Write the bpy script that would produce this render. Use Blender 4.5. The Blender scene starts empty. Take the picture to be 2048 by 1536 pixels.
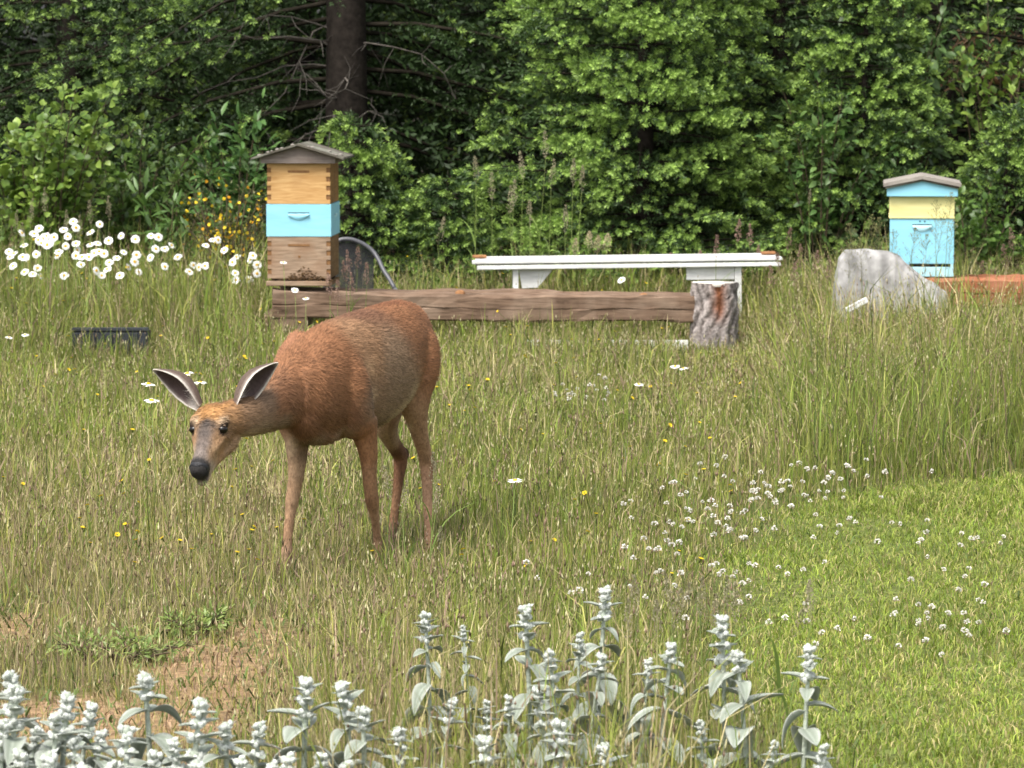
import bpy, bmesh, math, random
import numpy as np
from mathutils import Vector, Matrix

# ------------------------------------------------------------------ camera, sky, sun, exposure
SC = bpy.context.scene
COL = SC.collection
W0, H0, F0 = 2048.0, 1536.0, 8000.0          # photograph size and focal length in its pixels
CAM = np.array([0.0, 0.0, 1.78]); HOR = 87.0
PITCH = math.atan((H0/2 - HOR)/F0)
cd = bpy.data.cameras.new('camera'); cam = bpy.data.objects.new('camera', cd); COL.objects.link(cam)
cd.sensor_width = 36.0; cd.lens = 36.0*F0/W0; cd.clip_end = 3000; cd.clip_start = 0.1
cam.location = CAM; cam.rotation_euler = (math.radians(90) - PITCH, 0, 0)
cd.dof.use_dof = True; cd.dof.focus_distance = 13.2; cd.dof.aperture_fstop = 13
SC.camera = cam

SUN_EL, SUN_AZ = math.radians(58), math.radians(215)     # azimuth clockwise from +Y: behind the camera, to its left
wd = bpy.data.worlds.new('World'); SC.world = wd; wd.use_nodes = True
wn = wd.node_tree.nodes; wl = wd.node_tree.links
bg = wn['Background']; sky = wn.new('ShaderNodeTexSky'); sky.sky_type = 'NISHITA'; sky.sun_disc = False
sky.sun_elevation = SUN_EL; sky.sun_rotation = SUN_AZ; sky.dust_density = 4.0; sky.air_density = 1.0
hs = wn.new('ShaderNodeHueSaturation'); hs.inputs['Saturation'].default_value = 0.30     # thin even cloud: a grey-white sky
wl.new(sky.outputs[0], hs.inputs['Color']); wl.new(hs.outputs[0], bg.inputs['Color']); bg.inputs['Strength'].default_value = 0.13
sl = bpy.data.lights.new('sun', 'SUN'); sl.energy = 2.0; sl.angle = math.radians(26); sl.color = (1.0, 0.95, 0.87)
sun = bpy.data.objects.new('sun', sl); COL.objects.link(sun)
sd = Vector((math.sin(SUN_AZ)*math.cos(SUN_EL), math.cos(SUN_AZ)*math.cos(SUN_EL), math.sin(SUN_EL)))
sun.rotation_euler = sd.to_track_quat('Z', 'Y').to_euler(); sun.location = (0, 0, 30)
SC.view_settings.view_transform = 'Standard'; SC.view_settings.look = 'None'
SC.view_settings.exposure = 1.10; SC.view_settings.gamma = 1.0
SC.render.engine = 'CYCLES'
SC.cycles.use_denoising = True
SC.cycles.max_bounces = 6; SC.cycles.diffuse_bounces = 3; SC.cycles.glossy_bounces = 2
SC.cycles.transmission_bounces = 3; SC.cycles.transparent_max_bounces = 4

# ------------------------------------------------------------------ photo pixel <-> place
CA, SA = math.cos(PITCH), math.sin(PITCH)
def ray(px, py):
    u = px - W0/2; v = H0/2 - py
    return np.array([u, F0*CA + v*SA, -F0*SA + v*CA])
def P(px, py, d):
    r = ray(px, py); return CAM + r*(d/r[1])
def G(px, py, z=0.0):
    r = ray(px, py); return CAM + r*((z - CAM[2])/r[2])
def proj(X):
    R = np.asarray(X) - CAM
    f = R[..., 1]*CA - R[..., 2]*SA; u = R[..., 1]*SA + R[..., 2]*CA
    return W0/2 + F0*R[..., 0]/f, H0/2 - F0*u/f

# ------------------------------------------------------------------ helpers
def tag(o, label=None, cat=None, group=None, kind=None):
    if label: o['label'] = label
    if cat: o['category'] = cat
    if group: o['group'] = group
    if kind: o['kind'] = kind
    return o
def empty(name, loc=(0, 0, 0), rz=0.0):
    o = bpy.data.objects.new(name, None); o.empty_display_size = 0.05
    o.location = Vector(loc); o.rotation_euler = (0, 0, rz); COL.objects.link(o); return o
def link(name, me, parent=None, loc=None, rot=None):
    o = bpy.data.objects.new(name, me); COL.objects.link(o)
    if parent is not None: o.parent = parent
    if loc is not None: o.location = Vector(loc)
    if rot is not None: o.rotation_euler = rot
    return o
def np_mesh(name, V, F, mat, col=None, smooth=False):
    """V (n,3), F (m,3|4) one face size; col (n,3) linear vertex colours"""
    V = np.ascontiguousarray(V, dtype=np.float32); F = np.ascontiguousarray(F, dtype=np.int32)
    me = bpy.data.meshes.new(name); k = F.shape[1]; m = len(F)
    me.vertices.add(len(V)); me.vertices.foreach_set('co', V.ravel())
    me.loops.add(m*k); me.loops.foreach_set('vertex_index', F.ravel())
    me.polygons.add(m)
    me.polygons.foreach_set('loop_start', np.arange(0, m*k, k, dtype=np.int32))
    me.polygons.foreach_set('loop_total', np.full(m, k, dtype=np.int32))
    if smooth: me.polygons.foreach_set('use_smooth', np.ones(m, dtype=bool))
    me.update(calc_edges=True)
    if col is not None:
        a = me.color_attributes.new('Col', 'FLOAT_COLOR', 'POINT')
        c4 = np.ones((len(V), 4), dtype=np.float32); c4[:, :3] = col
        a.data.foreach_set('color', c4.ravel())
    if mat: me.materials.append(mat)
    return me

class Soup:
    """collects triangles / quads with colours, builds one mesh"""
    def __init__(s): s.v = []; s.f = []; s.c = []; s.n = 0
    def add(s, V, F, C):
        V = np.asarray(V, float); F = np.asarray(F, int)
        if F.shape[1] == 4: F = np.vstack([F[:, [0, 1, 2]], F[:, [0, 2, 3]]])
        C = np.asarray(C, float)
        if C.ndim == 1: C = np.tile(C, (len(V), 1))
        s.v.append(V); s.f.append(F + s.n); s.c.append(C); s.n += len(V)
    def mesh(s, name, mat, smooth=False):
        return np_mesh(name, np.vstack(s.v), np.vstack(s.f), mat, np.vstack(s.c), smooth)

def unit(v):
    v = np.asarray(v, float); return v/(np.linalg.norm(v, axis=-1, keepdims=True) + 1e-9)
def tube(pts, rad, seg=6, cap=True):
    pts = np.asarray(pts, float); n = len(pts); rad = np.broadcast_to(np.asarray(rad, float), (n,))
    T = unit(np.gradient(pts, axis=0)); ref = np.array([0.0, 0, 1.0]) if abs(T[0][2]) < .9 else np.array([1.0, 0, 0])
    u = unit(np.cross(T[0], ref)); V = []
    for i in range(n):
        u = unit(u - T[i]*np.dot(u, T[i])); w = np.cross(T[i], u)
        for k in range(seg):
            a = 2*math.pi*k/seg; V.append(pts[i] + rad[i]*(math.cos(a)*u + math.sin(a)*w))
    Fq = [(i*seg+k, i*seg+(k+1) % seg, (i+1)*seg+(k+1) % seg, (i+1)*seg+k) for i in range(n-1) for k in range(seg)]
    V = np.array(V); Fq = np.array(Fq)
    Ft = np.vstack([Fq[:, [0, 1, 2]], Fq[:, [0, 2, 3]]])
    if cap:
        c0, c1 = len(V), len(V)+1; V = np.vstack([V, pts[0], pts[-1]])
        Ft = np.vstack([Ft, [(c0, (k+1) % seg, k) for k in range(seg)], [(c1, (n-1)*seg+k, (n-1)*seg+(k+1) % seg) for k in range(seg)]])
    return V, Ft

_lat = {}
def vnoise(x, y, seed=0):
    """smooth value noise in 0..1"""
    if seed not in _lat: _lat[seed] = np.random.RandomState(seed+77).rand(256, 256)
    L = _lat[seed]; xi = np.floor(x).astype(int); yi = np.floor(y).astype(int)
    fx = x-xi; fy = y-yi; fx = fx*fx*(3-2*fx); fy = fy*fy*(3-2*fy)
    g = lambda a, b: L[a % 256, b % 256]
    return (g(xi, yi)*(1-fx)+g(xi+1, yi)*fx)*(1-fy) + (g(xi, yi+1)*(1-fx)+g(xi+1, yi+1)*fx)*fy
def fbm(x, y, seed=0):
    return .55*vnoise(x, y, seed) + .28*vnoise(x*2.1, y*2.1, seed+1) + .17*vnoise(x*4.3, y*4.3, seed+2)

def box_bm(bm, x0, x1, y0, y1, z0, z1, bev=0.0):
    vs = [bm.verts.new(c) for c in ((x0,y0,z0),(x1,y0,z0),(x1,y1,z0),(x0,y1,z0),(x0,y0,z1),(x1,y0,z1),(x1,y1,z1),(x0,y1,z1))]
    fs = [bm.faces.new([vs[i] for i in q]) for q in ((0,3,2,1),(4,5,6,7),(0,1,5,4),(1,2,6,5),(2,3,7,6),(3,0,4,7))]
    if bev:
        es = list({e for f in fs for e in f.edges})
        bmesh.ops.bevel(bm, geom=es, offset=bev, segments=2, affect='EDGES', profile=0.6)
def bm_mesh(name, bm, mat, smooth=False):
    me = bpy.data.meshes.new(name); bmesh.ops.recalc_face_normals(bm, faces=bm.faces); bm.to_mesh(me); bm.free()
    if smooth:
        for p in me.polygons: p.use_smooth = True
    me.materials.append(mat); return me
def box(name, mat, parent, x0, x1, y0, y1, z0, z1, bev=0.003):
    bm = bmesh.new(); box_bm(bm, x0, x1, y0, y1, z0, z1, bev); return link(name, bm_mesh(name, bm, mat), parent)
def prism(name, mat, parent, outline, y0, y1, bev=0.0):
    """outline in x,z extruded along y"""
    bm = bmesh.new(); a = [bm.verts.new((x, y0, z)) for x, z in outline]; b = [bm.verts.new((x, y1, z)) for x, z in outline]
    n = len(a); bm.faces.new(a); bm.faces.new(b[::-1])
    for i in range(n): bm.faces.new((a[i], b[i], b[(i+1) % n], a[(i+1) % n]))
    if bev: bmesh.ops.bevel(bm, geom=list(bm.edges), offset=bev, segments=2, affect='EDGES')
    return link(name, bm_mesh(name, bm, mat), parent)

# ------------------------------------------------------------------ materials
def new_mat(name):
    m = bpy.data.materials.new(name); m.use_nodes = True; return m, m.node_tree.nodes, m.node_tree.links, m.node_tree.nodes['Principled BSDF']
def mat_attr(name, rough=.6, spec=.25, transl=0.0, tint=(1, 1, 1), noise=0.0, nscale=40, bump=0.0):
    m, N, L, b = new_mat(name); a = N.new('ShaderNodeAttribute'); a.attribute_name = 'Col'; out = a.outputs['Color']
    if noise:
        tc = N.new('ShaderNodeTexCoord'); nz = N.new('ShaderNodeTexNoise'); nz.inputs['Scale'].default_value = nscale; nz.inputs['Detail'].default_value = 5
        L.new(tc.outputs['Object'], nz.inputs['Vector'])
        mr = N.new('ShaderNodeMapRange'); mr.inputs['From Min'].default_value = .3; mr.inputs['From Max'].default_value = .7
        mr.inputs['To Min'].default_value = 1-noise; mr.inputs['To Max'].default_value = 1+noise; L.new(nz.outputs['Fac'], mr.inputs['Value'])
        mx = N.new('ShaderNodeVectorMath'); mx.operation = 'SCALE'; L.new(out, mx.inputs[0]); L.new(mr.outputs[0], mx.inputs['Scale']); out = mx.outputs[0]
        if bump:
            bp = N.new('ShaderNodeBump'); bp.inputs['Strength'].default_value = bump; bp.inputs['Distance'].default_value = .01
            L.new(nz.outputs['Fac'], bp.inputs['Height']); L.new(bp.outputs[0], b.inputs['Normal'])
    L.new(out, b.inputs['Base Color']); b.inputs['Roughness'].default_value = rough; b.inputs['Specular IOR Level'].default_value = spec
    if transl:
        t = N.new('ShaderNodeBsdfTranslucent'); L.new(out, t.inputs['Color']); mx = N.new('ShaderNodeMixShader'); mx.inputs[0].default_value = transl
        L.new(b.outputs[0], mx.inputs[1]); L.new(t.outputs[0], mx.inputs[2]); L.new(mx.outputs[0], N['Material Output'].inputs['Surface'])
    return m
def mat_wood(name, c0, c1, rough=.7, scale=(2, 2, 30), wear=None, wear_amt=.5, bump=.25, spec=.25):
    """grain stretched along the axis with the small scale; optional worn/stained patches"""
    m, N, L, b = new_mat(name); tc = N.new('ShaderNodeTexCoord'); mp = N.new('ShaderNodeMapping'); mp.inputs['Scale'].default_value = scale
    L.new(tc.outputs['Object'], mp.inputs['Vector'])
    n1 = N.new('ShaderNodeTexNoise'); n1.inputs['Scale'].default_value = 4; n1.inputs['Detail'].default_value = 8; n1.inputs['Distortion'].default_value = .6
    L.new(mp.outputs[0], n1.inputs['Vector'])
    r = N.new('ShaderNodeValToRGB'); r.color_ramp.elements[0].position = .3; r.color_ramp.elements[1].position = .72
    r.color_ramp.elements[0].color = (*c0, 1); r.color_ramp.elements[1].color = (*c1, 1); L.new(n1.outputs['Fac'], r.inputs['Fac']); out = r.outputs[0]
    if wear:
        n2 = N.new('ShaderNodeTexNoise'); n2.inputs['Scale'].default_value = 7; n2.inputs['Detail'].default_value = 6
        L.new(tc.outputs['Object'], n2.inputs['Vector'])
        mr = N.new('ShaderNodeMapRange'); mr.inputs['From Min'].default_value = .45; mr.inputs['From Max'].default_value = .75; mr.inputs['To Max'].default_value = wear_amt
        L.new(n2.outputs['Fac'], mr.inputs['Value'])
        mx = N.new('ShaderNodeMix'); mx.data_type = 'RGBA'; L.new(mr.outputs[0], mx.inputs['Factor']); L.new(out, mx.inputs['A']); mx.inputs['B'].default_value = (*wear, 1); out = mx.outputs['Result']
    L.new(out, b.inputs['Base Color']); b.inputs['Roughness'].default_value = rough; b.inputs['Specular IOR Level'].default_value = spec
    bp = N.new('ShaderNodeBump'); bp.inputs['Strength'].default_value = bump; bp.inputs['Distance'].default_value = .006
    L.new(n1.outputs['Fac'], bp.inputs['Height']); L.new(bp.outputs[0], b.inputs['Normal'])
    return m
def mat_plain(name, c, rough=.5, spec=.4, var=.12, scale=20):
    dark = tuple(x*(1-var) for x in c); light = tuple(min(1, x*(1+var)) for x in c)
    return mat_wood(name, dark, light, rough, (scale/10,)*3, bump=.08, spec=spec)

M_GRASS = mat_attr('grass_blade', .55, .3, .28)
M_NEEDLE = mat_attr('conifer_needle', .5, .3, .15)
M_LEAF = mat_attr('shrub_leaf', .42, .45, .25)
M_BARK = mat_attr('bark', .9, .1, 0, noise=.45, nscale=22, bump=.6)
M_FLOWER = mat_attr('flower_parts', .6, .2, .15)
M_WOOL = mat_attr('woolly_leaf', .95, .05, .10, noise=.22, nscale=140, bump=.6)

# ------------------------------------------------------------------ layout of the meadow (world fields)
def smooth(a, b, x): t = np.clip((x-a)/(b-a), 0, 1); return t*t*(3-2*t)
LAWN_Y = [900, 930, 960, 985, 1010, 1060, 1150, 1250, 1350, 1450, 1540, 1700]
LAWN_X = [2500, 2090, 1900, 1740, 1600, 1500, 1460, 1470, 1500, 1560, 1600, 1620]
def ground_px(x, y):
    return proj(np.stack([x, y, np.zeros_like(x)], -1))
def lawn_mask(x, y):
    px, py = ground_px(x, y); e = 260*(fbm(x*2.6, y*1.6, 5)-.5)
    return smooth(-110, 90, px + e - np.interp(py, LAWN_Y, LAWN_X))
SOIL = [(120, 1455, 210, 75, 1.0), (420, 1350, 190, 65, .9), (520, 1270, 110, 30, .8), (10, 1260, 90, 45, .9), (380, 1440, 160, 60, .9), (640, 1320, 90, 45, .45), (1180, 1010, 90, 22, .35), (330, 1110, 120, 30, .3)]
def soil_mask(x, y):
    px, py = ground_px(x, y); m = np.zeros_like(px)
    for cx, cy, rx, ry, a in SOIL:
        q = np.sqrt(((px-cx)/rx)**2 + ((py-cy)/ry)**2); m = np.maximum(m, a*(1-smooth(.55, 1.15, q + .7*(fbm(x*2.2, y*1.3, 11)-.5))))
    return m

# ------------------------------------------------------------------ ground
def make_ground():
    xs = np.unique(np.concatenate([np.linspace(-400, -8, 9), np.linspace(-8, 8, 90), np.linspace(8, 400, 9)]))
    ys = np.unique(np.concatenate([np.linspace(-60, 7, 6), np.linspace(7, 30, 130), np.linspace(30, 900, 12)]))
    X, Y = np.meshgrid(xs, ys); Z = np.where((np.abs(X) < 9) & (Y > 6) & (Y < 31), .03*(fbm(X*1.1, Y*1.1, 3)-.5), 0.0)
    V = np.stack([X, Y, Z], -1).reshape(-1, 3); nx = len(xs)
    F = np.array([(j*nx+i, j*nx+i+1, (j+1)*nx+i+1, (j+1)*nx+i) for j in range(len(ys)-1) for i in range(nx-1)])
    s = soil_mask(V[:, 0], V[:, 1]); l = lawn_mask(V[:, 0], V[:, 1])
    c = np.array([.085, .085, .032])*(1-s[:, None]) + np.array([.30, .195, .110])*s[:, None]
    c = c*(1-l[:, None]) + np.array([.115, .135, .04])*l[:, None]
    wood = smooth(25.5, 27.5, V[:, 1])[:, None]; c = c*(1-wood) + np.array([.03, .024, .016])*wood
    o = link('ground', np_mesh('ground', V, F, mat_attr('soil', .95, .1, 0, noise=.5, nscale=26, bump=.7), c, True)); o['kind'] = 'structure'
make_ground()

# ------------------------------------------------------------------ grass
RNG = np.random.RandomState(7)
def blades(base, h, lean, w, col, tipcol, name):
    n = len(base); ang = RNG.rand(n)*2*math.pi; la = RNG.rand(n)*2*math.pi
    f = np.stack([np.cos(ang), np.sin(ang), np.zeros(n)], -1); L = np.stack([np.cos(la), np.sin(la), np.zeros(n)], -1)
    up = np.array([0, 0, 1.0]); hh = h[:, None]; ll = lean[:, None]; ww = w[:, None]
    b = base; m = b + up*hh*.6 + L*hh*ll*.3; t = b + up*hh*(1-.35*ll) + L*hh*ll
    V = np.stack([b-f*ww*.5, b+f*ww*.5, m-f*ww*.42, m+f*ww*.42, t], 1).reshape(-1, 3)
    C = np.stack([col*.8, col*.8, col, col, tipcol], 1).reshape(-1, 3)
    i = np.arange(n)[:, None]*5
    F = np.concatenate([i+np.array([[0, 1, 3]]), i+np.array([[0, 3, 2]]), i+np.array([[2, 3, 4]])], 1).reshape(-1, 3)
    return V, F, C
def height_field(x, y):
    px, py = ground_px(x, y)
    h = np.interp(py, [560, 640, 720, 820, 940, 1080, 1180, 1280, 1400, 1540, 1800], [.34, .26, .13, .125, .115, .095, .080, .12, .20, .27, .28])
    right = smooth(1470, 1680, px)*smooth(560, 640, py)*(1-smooth(930, 1020, py)); h = h*(1-right) + .30*right; st = smooth(1330, 1400, px)*(1-smooth(1480, 1560, px))*smooth(640, 690, py)*(1-smooth(800, 860, py)); h = h*(1-.5*st); sl = smooth(1660, 1700, px)*(1-smooth(1900, 1960, px))*smooth(600, 640, py)*(1-smooth(700, 760, py)); h = h*(1+.18*sl)
    left = (1-smooth(480, 620, px))*(1-smooth(650, 760, py)); h = h*(1-left) + .42*left
    lf = (1-smooth(450, 720, px))*smooth(1150, 1250, py); h = h*(1-lf) + .085*lf
    edge = smooth(-330, 40, px + 160*(fbm(x*1.9, y*1.1, 6)-.5) - np.interp(py, LAWN_Y, LAWN_X))*smooth(900, 960, py+40*(fbm(x*2, y, 7)-.5)); h = h*(1-.62*edge)
    db = smooth(90, 140, px)*(1-smooth(310, 360, px))*smooth(690, 720, py)*(1-smooth(790, 830, py)); h = h*(1-.3*db)
    return h*(.6+.75*fbm(x*1.6, y*1.0, 21))
PAL = np.array([[.165, .235, .034], [.255, .295, .055], [.35, .34, .09], [.46, .385, .20], [.31, .215, .15], [.060, .090, .022]])
def scatter(n, y0=7.6, y1=27.2, wide=1.28):
    # a wedge a good deal wider than the picture
    u = RNG.rand(n); y = np.sqrt(y0**2 + u*(y1**2-y0**2)); x = (RNG.rand(n)*2-1)*(.128*y*wide + .25); return x, y
def grass_colour(x, y, n):
    px, py = ground_px(x, y)
    dry = .30 + .55*(fbm(x*.9, y*.6, 31)-.5)
    dry = dry + .22*(1-smooth(350, 900, px))*smooth(820, 1000, py) + .10*smooth(900, 1250, py)
    dry = dry - .22*(1-smooth(450, 640, px))*(1-smooth(640, 760, py)) - .22*smooth(1450, 1700, px)*smooth(760, 850, py) + .05*smooth(1200, 1500, px)*(1-smooth(700, 790, py))
    dry = np.clip(dry, .05, .8); dry = np.clip(dry + .35*(fbm(x*3.1, y*2.0, 33)-.5), .04, .85); r = RNG.rand(n); k = np.zeros(n, int)
    k = np.where(r < dry*.60, 3, np.where(r < dry*.95, 2, np.where(r < dry+.05+.10*smooth(900, 1000, py)*(px < 900), 4, np.where(r < dry+.05+(1-dry)*.40, 1, np.where(r < dry+.05+(1-dry)*.80, 0, 5)))))
    c = PAL[k]*(.62+.75*RNG.rand(n, 1)); return c*(.72+.60*fbm(x*2.3, y*1.4, 41)[:, None])
def make_grass():
    n = 640000; x, y = scatter(n); lm = lawn_mask(x, y); sm = soil_mask(x, y)
    dens = (1-lm)*(1-.62*sm)*(.42+.85*fbm(x*2.0, y*1.2, 51)); keep = RNG.rand(n) < np.clip(dens, 0, 1); x, y, sm = x[keep], y[keep], sm[keep]; n = len(x)
    h = height_field(x, y)*np.clip(RNG.lognormal(-.22, .48, n), .25, 2.0)*(1-.5*sm)
    base = np.stack([x, y, np.full(n, -.02)], -1); lean = np.clip(RNG.gamma(2.0, .16, n), .02, 1.0)
    col = grass_colour(x, y, n); tip = col*.8 + .2*np.array([.36, .33, .17])
    w = (.0024 + .0034*RNG.rand(n)**1.5)*(.85+.75*smooth(10, 24, y))
    sm_ = RNG.rand(n) < .56; h[sm_] *= .72; w[sm_] *= 1.1
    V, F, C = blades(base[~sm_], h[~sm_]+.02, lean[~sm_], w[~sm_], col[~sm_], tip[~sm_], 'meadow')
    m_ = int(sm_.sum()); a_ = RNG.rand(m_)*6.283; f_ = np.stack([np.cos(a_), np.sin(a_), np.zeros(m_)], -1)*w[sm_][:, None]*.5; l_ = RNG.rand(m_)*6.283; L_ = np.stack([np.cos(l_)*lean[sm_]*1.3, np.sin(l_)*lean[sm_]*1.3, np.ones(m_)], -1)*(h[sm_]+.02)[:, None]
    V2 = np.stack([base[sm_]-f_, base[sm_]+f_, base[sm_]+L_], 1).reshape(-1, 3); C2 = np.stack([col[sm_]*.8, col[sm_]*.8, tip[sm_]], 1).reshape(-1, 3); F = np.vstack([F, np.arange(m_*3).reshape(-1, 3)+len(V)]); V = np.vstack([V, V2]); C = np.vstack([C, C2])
    o = link('meadow_grass', np_mesh('meadow_grass', V, F, M_GRASS, C)); tag(o, 'mixed green and straw coloured meadow grass around the deer', 'grass', kind='stuff')
    # flowering stems with small seed heads, too many to count
    n = 52000; x, y = scatter(n); lm = lawn_mask(x, y); sm = soil_mask(x, y); px, py = ground_px(x, y)
    dens = (1-lm)*(1-.8*sm)*(.25+.6*fbm(x*1.6, y, 61)+1.1*smooth(1350, 1600, px)*(1-smooth(780, 900, py)))
    k = RNG.rand(n) < dens; x, y = x[k], y[k]; n = len(x)
    h = height_field(x, y)*(.7+.75*RNG.rand(n)); la = RNG.rand(n)*6.283; ln = RNG.rand(n)*.3
    b = np.stack([x, y, np.zeros(n)], -1); t = b + np.stack([np.cos(la)*ln*h, np.sin(la)*ln*h, h], -1)
    d = unit(t-b); s = unit(np.cross(d, np.array([0, 1.0, 0]))); q = np.cross(d, s); w = (.0011+.0006*smooth(12, 25, y))[:, None]
    hl = (.010+.030*RNG.rand(n)**2)[:, None]; hw = (.0017+.0018*RNG.rand(n))[:, None]
    V = np.stack([b-s*w, b+s*w, t, t+d*hl*.35+s*hw, t+d*hl*.35-s*hw, t+d*hl*.35+q*hw, t+d*hl*.35-q*hw, t+d*hl], 1).reshape(-1, 3)
    pal = np.array([[.40, .34, .19], [.30, .20, .14], [.52, .48, .28], [.26, .27, .10], [.12, .08, .045]]); hc = pal[RNG.choice(5, n, p=[.22, .22, .24, .12, .20])]*(.75+.5*RNG.rand(n, 1)); sc = np.where(RNG.rand(n, 1) < .5, [[.24, .27, .08]], [[.44, .40, .22]])*(.7+.6*RNG.rand(n, 1))
    C = np.stack([sc, sc, sc, hc, hc, hc, hc, hc], 1).reshape(-1, 3); i = np.arange(n)[:, None]*8
    T = np.array([[0, 1, 2], [2, 3, 5], [2, 5, 4], [2, 4, 6], [2, 6, 3], [7, 5, 3], [7, 4, 5], [7, 6, 4], [7, 3, 6]])
    F = np.concatenate([i+T[j][None] for j in range(len(T))], 1).reshape(-1, 3)
    o = link('seeding_grass', np_mesh('seeding_grass', V, F, M_GRASS, C)); tag(o, 'thin brown seed heads standing above the meadow grass', 'grass', kind='stuff')
    # mown lawn
    n = 330000; x, y = scatter(n, 8.0, 16.5); k = (RNG.rand(n) < lawn_mask(x, y)*(.55+.6*fbm(x*3, y*2, 71))); x, y = x[k], y[k]; n = len(x)
    h = .020+.030*RNG.rand(n)+.02*(RNG.rand(n) < .06); lean = .2+.8*RNG.rand(n); px, py = ground_px(x, y)
    pal = np.array([[.200, .285, .035], [.285, .350, .055], [.37, .37, .10], [.44, .37, .17], [.12, .19, .03]])
    pr = .12+.35*fbm(x*1.4, y*.9, 81); r = RNG.rand(n); kk = np.where(r < pr*.5, 3, np.where(r < pr, 2, np.where(r < pr+(1-pr)*.45, 1, np.where(r < pr+(1-pr)*.85, 0, 4))))
    col = pal[kk]*(.60+.75*RNG.rand(n, 1))*(.75+.5*fbm(x*2.1, y*1.3, 83)[:, None])
    V, F, C = blades(np.stack([x, y, np.full(n, -.01)], -1), h, lean, .0024+.0024*RNG.rand(n), col, col*1.1, 'lawn')
    o = link('lawn_grass', np_mesh('lawn_grass', V, F, M_GRASS, C)); tag(o, 'short bright green mown lawn grass with clover', 'grass', kind='stuff')
    # low broad weed leaves between the blades and dry litter on the bare soil
    n = 60000; x, y = scatter(n, 7.8, 17); px, py = ground_px(x, y); sm = soil_mask(x, y); k = RNG.rand(n) < (.25+.9*sm)*(1-.93*lawn_mask(x, y)); x, y, sm = x[k], y[k], sm[k]; n = len(x)
    dry = RNG.rand(n) < (.35+.45*sm); col = np.where(dry[:, None], np.array([.38, .26, .16])*(.4+1.0*RNG.rand(n, 1)), np.array([.13, .19, .05])*(.6+.7*RNG.rand(n, 1)))
    V, F, C = blades(np.stack([x, y, np.zeros(n)], -1), np.where(dry, .012+.02*RNG.rand(n), .025+.04*RNG.rand(n)), .9+.9*RNG.rand(n), .003+.005*RNG.rand(n), col, col, 'weed')
    o = link('ground_litter', np_mesh('ground_litter', V, F, M_GRASS, C)); tag(o, 'dry litter and low weeds on the bare reddish soil', 'litter', kind='stuff')
make_grass()

# ------------------------------------------------------------------ conifers
NEW = np.array([.27, .40, .085]); OLD = np.array([.036, .068, .020]); DARK = np.array([.020, .036, .012])
def needles(soup, pos, d, ln, rad, col, tipc, K, rng, width=.0042):
    n = len(pos); ref = np.where(np.abs(d[:, 2:3]) < .9, np.array([[0, 0, 1.0]]), np.array([[1.0, 0, 0]])); u = unit(np.cross(d, ref)); v = np.cross(d, u); ph = rng.rand(n)*6.28
    Vs, Cs = [], []
    for j in range(K):
        t = (j+.3)/K; a = ph + j*2.4; rd = np.cos(a)[:, None]*u + np.sin(a)[:, None]*v
        b = pos + d*(ln*t*.9)[:, None]; td = unit(d*.8 + rd*(1.0-.45*t)); tip = b + td*(rad*(1.15-.35*t))[:, None]
        wv = unit(np.cross(td, rd + .6*rng.randn(n, 3)))*(width*(.8+.5*rng.rand(n)))[:, None]*.5; mid = b*.45+tip*.55
        Vs.append(np.stack([b, mid-wv, tip, mid+wv], 1)); f = (.8+.4*rng.rand(n))[:, None]
        cc = col*(1-t) + tipc*t; Cs.append(np.stack([cc*f*.85, cc*f, tipc*f, cc*f], 1))
    V = np.concatenate(Vs, 0).reshape(-1, 3); C = np.concatenate(Cs, 0).reshape(-1, 3); i = np.arange(len(V)//4)[:, None]*4
    soup.add(V, (i+np.array([[0, 1, 2, 3]])), C)
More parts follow.
